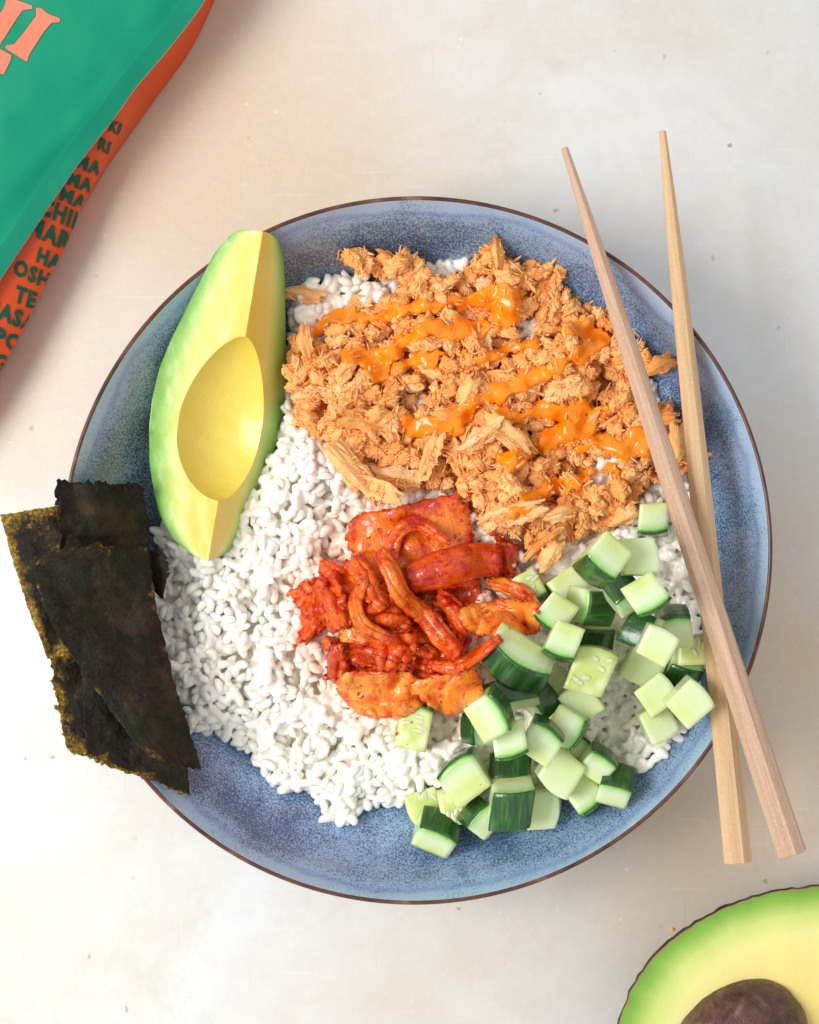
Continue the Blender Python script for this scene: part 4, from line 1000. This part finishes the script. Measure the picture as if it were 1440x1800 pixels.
# ------------------------------------------------------------------ avocado half on the table
ZH = .036; cx, cy, _ = P(1374, 1813, ZH)
cx += .0008; cy += .0022
half = empty('avocado_half', (cx, cy, 0)); half.rotation_euler = (0, 0, math.atan2(.57, .82))
tag(half, 'unpeeled avocado half with dark stone, cut face up at the lower right corner', 'avocado')
sH = K*(CAMH-ZH); aH, bH = 309*sH, 235*sH
thh = np.linspace(0, 2*np.pi, 160, endpoint=False)
taper = lambda c: 1 - .16*c
edge_w = 1 + .0055*vn(np.cos(thh)*40, np.sin(thh)*40, 0, 14) + .0045*vn(np.cos(thh)*9, np.sin(thh)*9, 0, 4) + .003*vn(np.cos(thh)*22, np.sin(thh)*22, 0, 8)
def hring(s, z, ew=1.0): return np.stack([aH*s*np.cos(thh)*edge_w**ew, bH*s*np.sin(thh)*taper(np.cos(thh))*edge_w**ew, np.full(160, z)], 1)
ringsF = [hring(s, ZH + .0004*math.sin(s*7)*0, 1 if s > .7 else 0) for s in (.002, .1, .2, .3, .4, .5, .6, .7, .78, .84, .89, .93, .96, .98, .992)]
attF = np.repeat([.0, .1, .2, .3, .4, .5, .6, .7, .78, .84, .89, .93, .96, .98, 1.0], 160)
Vf = np.vstack(ringsF); Vf[:, 2] += .0005*fbm(Vf[:, 0]/.012, Vf[:, 1]/.012, 0, 3, 3) - .0005*np.clip((attF-.9)/.1, 0, 1)
put('cut_flesh', mesh_np('cut_flesh', Vf, grid_faces(15, 160, close_v=True)[:, ::-1], M_avo2, attr={'rr': attF}), half)
rs_ = [(.992, ZH-.0006), (.997, ZH-.0003), (.9995, ZH-.0012), (.992, ZH-.004)] + [(.992*(1-t_**1.5)**.75 - .10*t_*(1-t_), ZH-.004-(ZH-.004)*t_) for t_ in np.linspace(.08, 1, 16)]
Vs_ = np.vstack([hring(max(s, .02), z, 1.6) for s, z in rs_]); Vs_[160*4:] *= 1
nn_ = .0007*fbm(Vs_[:, 0]/.003, Vs_[:, 1]/.003, Vs_[:, 2]/.003, 6, 2); Vs_[:, :2] *= (1 + nn_[:, None]*8*(np.linalg.norm(Vs_[:, :2], axis=1) > .02)[:, None])
Vs_[:, 2] = np.maximum(Vs_[:, 2], .0001)
put('skin', mesh_np('skin', Vs_, grid_faces(len(rs_), 160, close_v=True)[:, ::-1], M_skin), half)
# stone
sx_, sy_, _ = P(1302, 1836, ZH); R2 = Matrix.Rotation(-math.atan2(.57, .82), 3, 'Z'); lp2 = R2 @ Vector((sx_-cx, sy_-cy, 0))
Vq, Fq = ellipsoid(.0252, .0212, .0205, 40, 30, -.05); rim_a = np.clip(1-np.maximum(Vq[:, 2], 0)/.0205, 0, 1)
Vq = Vq*(1 + .018*fbm(Vq[:, 0]/.006, Vq[:, 1]/.006, Vq[:, 2]/.006, 12, 4))[:, None]
o = put('stone', mesh_np('stone', Vq, Fq, M_stone, attr={'rr': rim_a}), half, Matrix.Translation((lp2.x, lp2.y, ZH-.004)) @ Matrix.Rotation(.12, 4, 'Z'))

# ------------------------------------------------------------------ chopsticks
def stick(p0, p1, prof_, mat, label, rot, seed):
    p0, p1 = Vector(p0), Vector(p1); L = (p1-p0).length; d = (p1-p0).normalized()
    n = 46; ns = 16; V = []
    for i in range(n):
        t_ = i/(n-1); r_ = np.interp(t_, [a for a, b in prof_], [b for a, b in prof_])
        blend = np.interp(t_, [0, .28, .5, 1], [.25, .6, 1, 1])
        for j in range(ns):
            a = 2*math.pi*(j+1)/ns; oc = math.cos(math.pi/8)/math.cos(((a+math.pi/8) % (math.pi/4)) - math.pi/8)
            f = (1-blend) + blend*oc*1.02
            V.append((r_*f*math.cos(a), r_*f*math.sin(a), L*t_))
    V = np.array(V); V[:, 0] += .0004*np.sin(V[:, 2]/L*3+seed); F = grid_faces(n, ns, close_v=True)
    V[:, :2] *= 1 + .015*vn(V[:, 2]/.01, np.arctan2(V[:, 1], V[:, 0])*1.3, 0, seed)[:, None]
    # end caps with a small chamfer
    def ring(z, s, src): r_ = V[src*ns:(src+1)*ns].copy(); r_[:, :2] *= s; r_[:, 2] = z; return r_
    caps = [ring(-.0003, .8, 0), ring(-.0003, .02, 0), ring(L+.0003, .93, n-1), ring(L+.0003, .02, n-1)]
    b = len(V); V = np.vstack([V]+caps); J = np.arange(ns); J2 = (J+1) % ns
    ex = []
    for lo, hi in ((b, 0), (b+ns, b), ((n-1)*ns, b+2*ns), (b+2*ns, b+3*ns)): ex.append(np.stack([lo+J, hi+J, hi+J2, lo+J2], 1))
    me = mesh_np('chopstick', V, np.vstack([F]+ex), mat, True); me.set_sharp_from_angle(angle=math.radians(24))
    o = put('chopstick', me); o.location = p0; o.rotation_euler = (d.to_track_quat('Z', 'Y').to_matrix() @ Matrix.Rotation(rot, 3, 'Z')).to_euler()
    tag(o, label, 'chopstick', 'pair of wooden chopsticks resting on the rim')
prof1 = [(0, .00125), (.10, .0021), (.25, .0031), (.45, .0038), (.7, .0043), (1, .0049)]
stick(P(1163, 232, .0565), P(1299, 1514, .0605), prof1, M_wood2, 'golden wooden chopstick lying underneath, its thin tip nearer the right edge', .1, 1)
stick(P(991, 262, .0560), P(1394, 1500, .0765), prof1, M_wood1, 'pinkish wooden chopstick lying on top, crossing over the golden one', .25, 2)

# ------------------------------------------------------------------ nori
def nsheet(L, R, corners, label, mat, wave=.0012, rough=3.0, seed=0, nu=50, nv=60, extra=None, rf=5):
    z00, z10, z01, z11 = corners   # (u0v0, u1v0, u0v1, u1v1)
    def zf(X, Y, U, V):
        z = (z00*(1-U)+z10*U)*(1-V) + (z01*(1-U)+z11*U)*V + wave*1.5*fbm(X/.018, Y/.018, 0, 120+seed, 3) + .0006*np.abs(fbm(X/.009+Y/.02, Y/.007, 0, 125+seed, 2)) + .00018*fbm(X/.002, Y/.002, 0, 130+seed, 2)
        if extra: z = z + extra(U, V)
        return z
    me, c0, t1 = sheet('nori_sheet', L, R, nu, nv, zf, .00028, mat, rough, rf, seed)
    o = put('nori_sheet', me); o.location = c0; tag(o, label, 'nori', 'torn nori sheets leaning on the left rim')
nsheet([(0, 906), (40, 1040), (84, 1158)], [(150, 880), (190, 1000), (200, 1150)], (.0600, .0590, .0600, .0585), 'golden brown translucent nori sheet sticking furthest left past the rim', M_norig, .0016, 1.5, 1)
nsheet([(84, 1140), (98, 1230), (122, 1322)], [(240, 1140), (290, 1260), (333, 1398)], (.0575, .052, .0575, .050), 'nori sheet with frayed yellow edge at the lower left, under the others', M_norig, .0010, 6, 2)
nsheet([(98, 843), (104, 930), (110, 1040), (150, 1160)], [(252, 852), (262, 930), (268, 1040), (290, 1180)], (.0625, .046, .0620, .050), 'upright dark nori sheet with a ragged top edge next to the avocado', M_nori, .0014, 5, 3, extra=lambda U, V: .0030*np.exp(-((U-.45)/.18)**2)*(1-V))
nsheet([(142, 1165), (146, 1240), (152, 1324)], [(300, 1190), (325, 1300), (334, 1398)], (.0600, .0530, .0605, .0520), 'dark brown nori sheet under the front one, ending in the lowest corner over the rim', M_norim, .0008, 2.0, 6)
nsheet([(118, 960), (60, 1000), (98, 1106), (150, 1185), (214, 1276), (262, 1330)], [(262, 960), (275, 1060), (305, 1190), (335, 1290), (356, 1356)], (.0668, .0545, .0650, .0545), 'largest dark brown nori sheet in front, narrowing to a point inside the bowl', M_norim, .0012, 2.2, 4, extra=lambda U, V: .0016*U*(1-U)*4)
nsheet([(262, 968), (258, 1000), (280, 1050)], [(285, 962), (296, 1000), (286, 1056)], (.050, .053, .050, .052), 'small curled nori scrap touching the rice', M_nori, .001, 4, 5, 18, 24)

# ------------------------------------------------------------------ pouch
pouch = empty('food_pouch', (*P(60, 150, 0)[:2], 0)); tag(pouch, 'green and orange printed food pouch lying at the upper left corner', 'pouch')
po = np.array(pouch.location)
EDGE = [(480, -200), (392, -60), (360, 0), (332, 40), (288, 96), (240, 152), (200, 208), (132, 296), (56, 408), (0, 492), (-60, 585), (-220, 820)]
ZP = .027
ev = catmull(EDGE, 70)
def pouch_panel():
    nu = 60; u = np.linspace(0, 1, nu)**1.5
    far = ev + np.array([-430, -300]); U = u[:, None]; 
    px = ev[None, :, 0]*(1-U) + far[None, :, 0]*U; py = ev[None, :, 1]*(1-U) + far[None, :, 1]*U
    dpx = np.hypot(px - ev[None, :, 0], py - ev[None, :, 1])*.85
    bul = 1 - np.exp(-np.clip(dpx-30, 0, None)/60)
    v = np.linspace(0, 1, 70)[None, :]
    Z = ZP + .0045*bul - .0010*np.clip(1-dpx/30, 0, 1) + .0016*fbm(px/110, py/110, 0, 21, 2)*np.clip(dpx/40, 0, 1) + .0006*np.sin((px*.5+py*.75)/17)*np.exp(-((dpx-45)/22)**2)
    dn = np.clip((dpx-470)/60, 0, 1)**2; en = np.clip(np.maximum((v-.95)/.05, (.05-v)/.05), 0, 1)
    Z = Z*(1-np.maximum(dn, en*.95)) + .0015
    return px, py, Z, dpx
px, py, Z, dpx = pouch_panel(); X, Y = PX(px, py, Z); Vp = np.stack([X, Y, Z], -1)
nu = 60; cut = int(np.argmin(np.abs(dpx[:, 30]-27)))
Q = grid_faces(nu, 70).reshape(nu-1, 69, 4)
def sub(V, sel, name, mat):
    u_, inv = np.unique(sel, return_inverse=True); me = mesh_np(name, V.reshape(-1, 3)[u_]-po, inv.reshape(sel.shape), mat, True); return put(name, me, pouch)
sub(Vp, Q[cut:].reshape(-1, 4), 'front_panel', M_green)
sub(Vp, Q[:cut].reshape(-1, 4), 'sealed_edge', M_green_seal)
# pale cut edge of the laminate
e3 = Vp[0]; e4 = e3.copy(); e4[:, 2] -= .0005; out = np.stack([np.full(70, .00010), np.full(70, -.00008), np.zeros(70)], 1)
me = mesh_np('laminate_edge', np.vstack([e3+out+[0, 0, .0001], e4+out]) - po, grid_faces(2, 70), M_paper); put('laminate_edge', me, pouch)
# back of the seal
bk = Vp.copy(); bk[..., 2] -= .0006
# side gusset: upper panel carries the print, lower panel folds back under it
OUTL = [(470, -200), (402, -60), (374, 8), (349, 62), (326, 103), (293, 148), (260, 193), (223, 245), (186, 298), (157, 345), (138, 378), (122, 419), (104, 456), (80, 499), (56, 549), (33, 594), (6, 644), (-30, 706), (-180, 930)]
CRE = [(475, -200), (385, -60), (352, 10), (318, 60), (278, 112), (243, 166), (223, 208), (202, 249), (182, 289), (163, 327), (140, 372), (122, 419), (104, 456), (80, 499), (56, 549), (33, 594), (6, 644), (-30, 706), (-180, 930)]
def side_panel(A, B, za, zb_, name, n=90, m=10, bow=0.0, seed=0):
    a = catmull(A, n); b = catmull(B, n); U = np.linspace(0, 1, m)[:, None]
    px = a[None, :, 0]*(1-U)+b[None, :, 0]*U; py = a[None, :, 1]*(1-U)+b[None, :, 1]*U
    Z = za*(1-U) + zb_*U + bow*np.sin(U*math.pi) + .0004*fbm(px/40, py/40, 0, seed, 2)
    X, Y = PX(px, py, Z); V = np.stack([X, Y, Z], -1)
    me = mesh_np(name, V.reshape(-1, 3)-po, grid_faces(m, n), M_orange); return put(name, me, pouch), V
INNER = [(a-14, b-10) for a, b in EDGE]
_, GV = side_panel(INNER, CRE, ZP-.0030, .0150, 'printed_gusset', bow=.0018, seed=33)
side_panel(CRE, OUTL, .0145, .0006, 'lower_gusset', seed=35)
side_panel(OUTL, [(a-480, b-330) for a, b in OUTL], .0006, .0010, 'back_panel', seed=36)
# lettering: flat print laid on the gusset
from mathutils.bvhtree import BVHTree
gm = GV.reshape(-1, 3); gq = grid_faces(10, 90)
bvh = BVHTree.FromPolygons([tuple(x) for x in gm], [tuple(int(y) for y in f) for f in gq])
fbv = BVHTree.FromPolygons([tuple(x) for x in Vp.reshape(-1, 3)], [tuple(int(y) for y in f) for f in Q.reshape(-1, 4)])
def press(pxy_list, faces, name, mat, tree, lift_, z0):
    """lay flat print on the panel below it"""
    V = []
    for (a, b) in pxy_list:
        w0 = Vector(P(a, b, z0)); camv = Vector((0, 0, CAMH)); d = (w0 - camv).normalized()
        hit = tree.ray_cast(camv, d, 2.0)
        if hit[0] is None: V.append(None)
        else: V.append(np.array(hit[0]) + np.array(hit[1])*(1 if hit[1].z > 0 else -1)*lift_)
    F = [f for f in faces if all(V[i] is not None for i in f)]
    if not F: return None
    used = sorted({i for f in F for i in f}); mp = {i: k for k, i in enumerate(used)}
    me = bpy.data.meshes.new(name); me.from_pydata([tuple(V[i]-po) for i in used], [], [tuple(mp[i] for i in f) for f in F]); me.materials.append(mat)
    return put(name, me, pouch)
def text_poly(txt):
    cu = bpy.data.curves.new('t', 'FONT'); cu.body = txt; cu.size = 1; cu.offset = .05; cu.resolution_u = 2; cu.space_character = 1.16; cu.fill_mode = 'FRONT'
    ob = bpy.data.objects.new('t', cu); col.objects.link(ob); dg = bpy.context.evaluated_depsgraph_get()
    me = bpy.data.meshes.new_from_object(ob.evaluated_get(dg))
    import bmesh
    bm = bmesh.new(); bm.from_mesh(me); bmesh.ops.triangulate(bm, faces=bm.faces[:])
    for _ in range(2):
        le = [e for e in bm.edges if e.calc_length() > .16]
        if le: bmesh.ops.subdivide_edges(bm, edges=le, cuts=1); bmesh.ops.triangulate(bm, faces=bm.faces[:])
    V = [(v.co.x, v.co.y) for v in bm.verts]; F = [tuple(v.index for v in f.verts) for f in bm.faces]
    bm.verts.index_update(); bm.free(); bpy.data.objects.remove(ob); bpy.data.curves.remove(cu); bpy.data.meshes.remove(me)
    return V, F
# word, left baseline position in the photograph, cap height, slope downwards to the right (degrees), horizontal squeeze
WORDS = [('KE', 190, 228, 20, 24, .75), ('RI', 170, 260, 21, 26, .8), ('MAKI', 132, 292, 23, 22, .85), ('MAKI', 117, 322, 23, 22, .85), ('MAKI', 103, 349, 23, 24, .95), ('CHIRASHI', 68, 372, 30, 26, .74),
         ('MAREZUSHI', 48, 408, 31, 25, .76), ('HAKO', 62, 458, 26, 24, .78), ('OSHIZUSHI', 22, 480, 27, 24, .78), ('TEMAKI', 24, 528, 28, 22, .78), ('SASAZUSHI', -20, 552, 29, 23, .8), ('POKE', -12, 600, 28, 24, .85), ('NIGIRI', -52, 628, 28, 24, .85)]
for (wd, bx, by, hgt, sl, sq) in WORDS:
    V, F = text_poly(wd); ca, sa = math.cos(math.radians(sl)), math.sin(math.radians(sl)); s_ = hgt*1.05/.72
    # letters follow the slope of the panel, so words run down toward the fold
    pts = [(bx + (x*s_*sq)*ca + (y*s_)*sa*.6, by + (x*s_*sq)*sa - (y*s_)*ca) for x, y in V]
    press(pts, F, 'lettering', M_print, bvh, .00030, .026)
def tri_poly(pts, n=1):
    import bmesh
    bm = bmesh.new(); vs = [bm.verts.new((a, b, 0)) for a, b in pts]; bm.faces.new(vs); bmesh.ops.triangulate(bm, faces=bm.faces[:])
    for _ in range(3):
        le = [e for e in bm.edges if e.calc_length() > 9]
        if le: bmesh.ops.subdivide_edges(bm, edges=le, cuts=1); bmesh.ops.triangulate(bm, faces=bm.faces[:])
    bm.verts.index_update(); V = [(v.co.x, v.co.y) for v in bm.verts]; F = [tuple(v.index for v in f.verts) for f in bm.faces]; bm.free(); return V, F
def grow(pts, d):
    p = np.array(pts, float); c_ = p.mean(0); n_ = len(p); outp = []
    ar = sum(p[i, 0]*p[(i+1) % n_, 1] - p[(i+1) % n_, 0]*p[i, 1] for i in range(n_))
    sg = 1 if ar > 0 else -1
    for i in range(n_):
        e1 = p[i]-p[i-1]; e2 = p[(i+1) % n_]-p[i]; n1 = np.array([e1[1], -e1[0]])/np.linalg.norm(e1); n2 = np.array([e2[1], -e2[0]])/np.linalg.norm(e2)
        m_ = n1+n2; m_ /= max(np.linalg.norm(m_), .3); outp.append(tuple(p[i] + sg*m_*d))
    return outp
LET = [[(64, 14), (72, 14), (84, 24), (106, 33), (105, 39), (91, 40), (78, 55), (54, 92), (50, 100), (48, 109), (30, 98), (10, 85), (11, 80), (25, 78), (40, 60), (64, 28)],
       [(14, -10), (34, 2), (57, 10), (57, 15), (40, 18), (25, 40), (2, 76), (-12, 98), (-40, 80), (-22, 60), (8, 12)],
       [(-25, 70), (0, 86), (20, 97), (19, 106), (7, 131), (-3, 129), (-25, 120)]]
for pl in LET:
    V, F = tri_poly(grow(pl, 1.3)); press(V, F, 'print_outline', M_outline, fbv, .00010, ZP)
    V, F = tri_poly(pl); press(V, F, 'lettering', M_coral, fbv, .00022, ZP)

# orange crumb on the table
V, F = ellipsoid(.0007, .0006, .0004, 7, 5); V = V*(1+.2*vn(V[:, 0]*3000, V[:, 1]*3000, 0, 3))[:, None]
o = put('orange_crumb', mesh_np('orange_crumb', V, F, M_tuna)); o.location = P(1182, 1634, .0004); tag(o, 'tiny orange crumb on the bare table left of the avocado half', 'crumb')
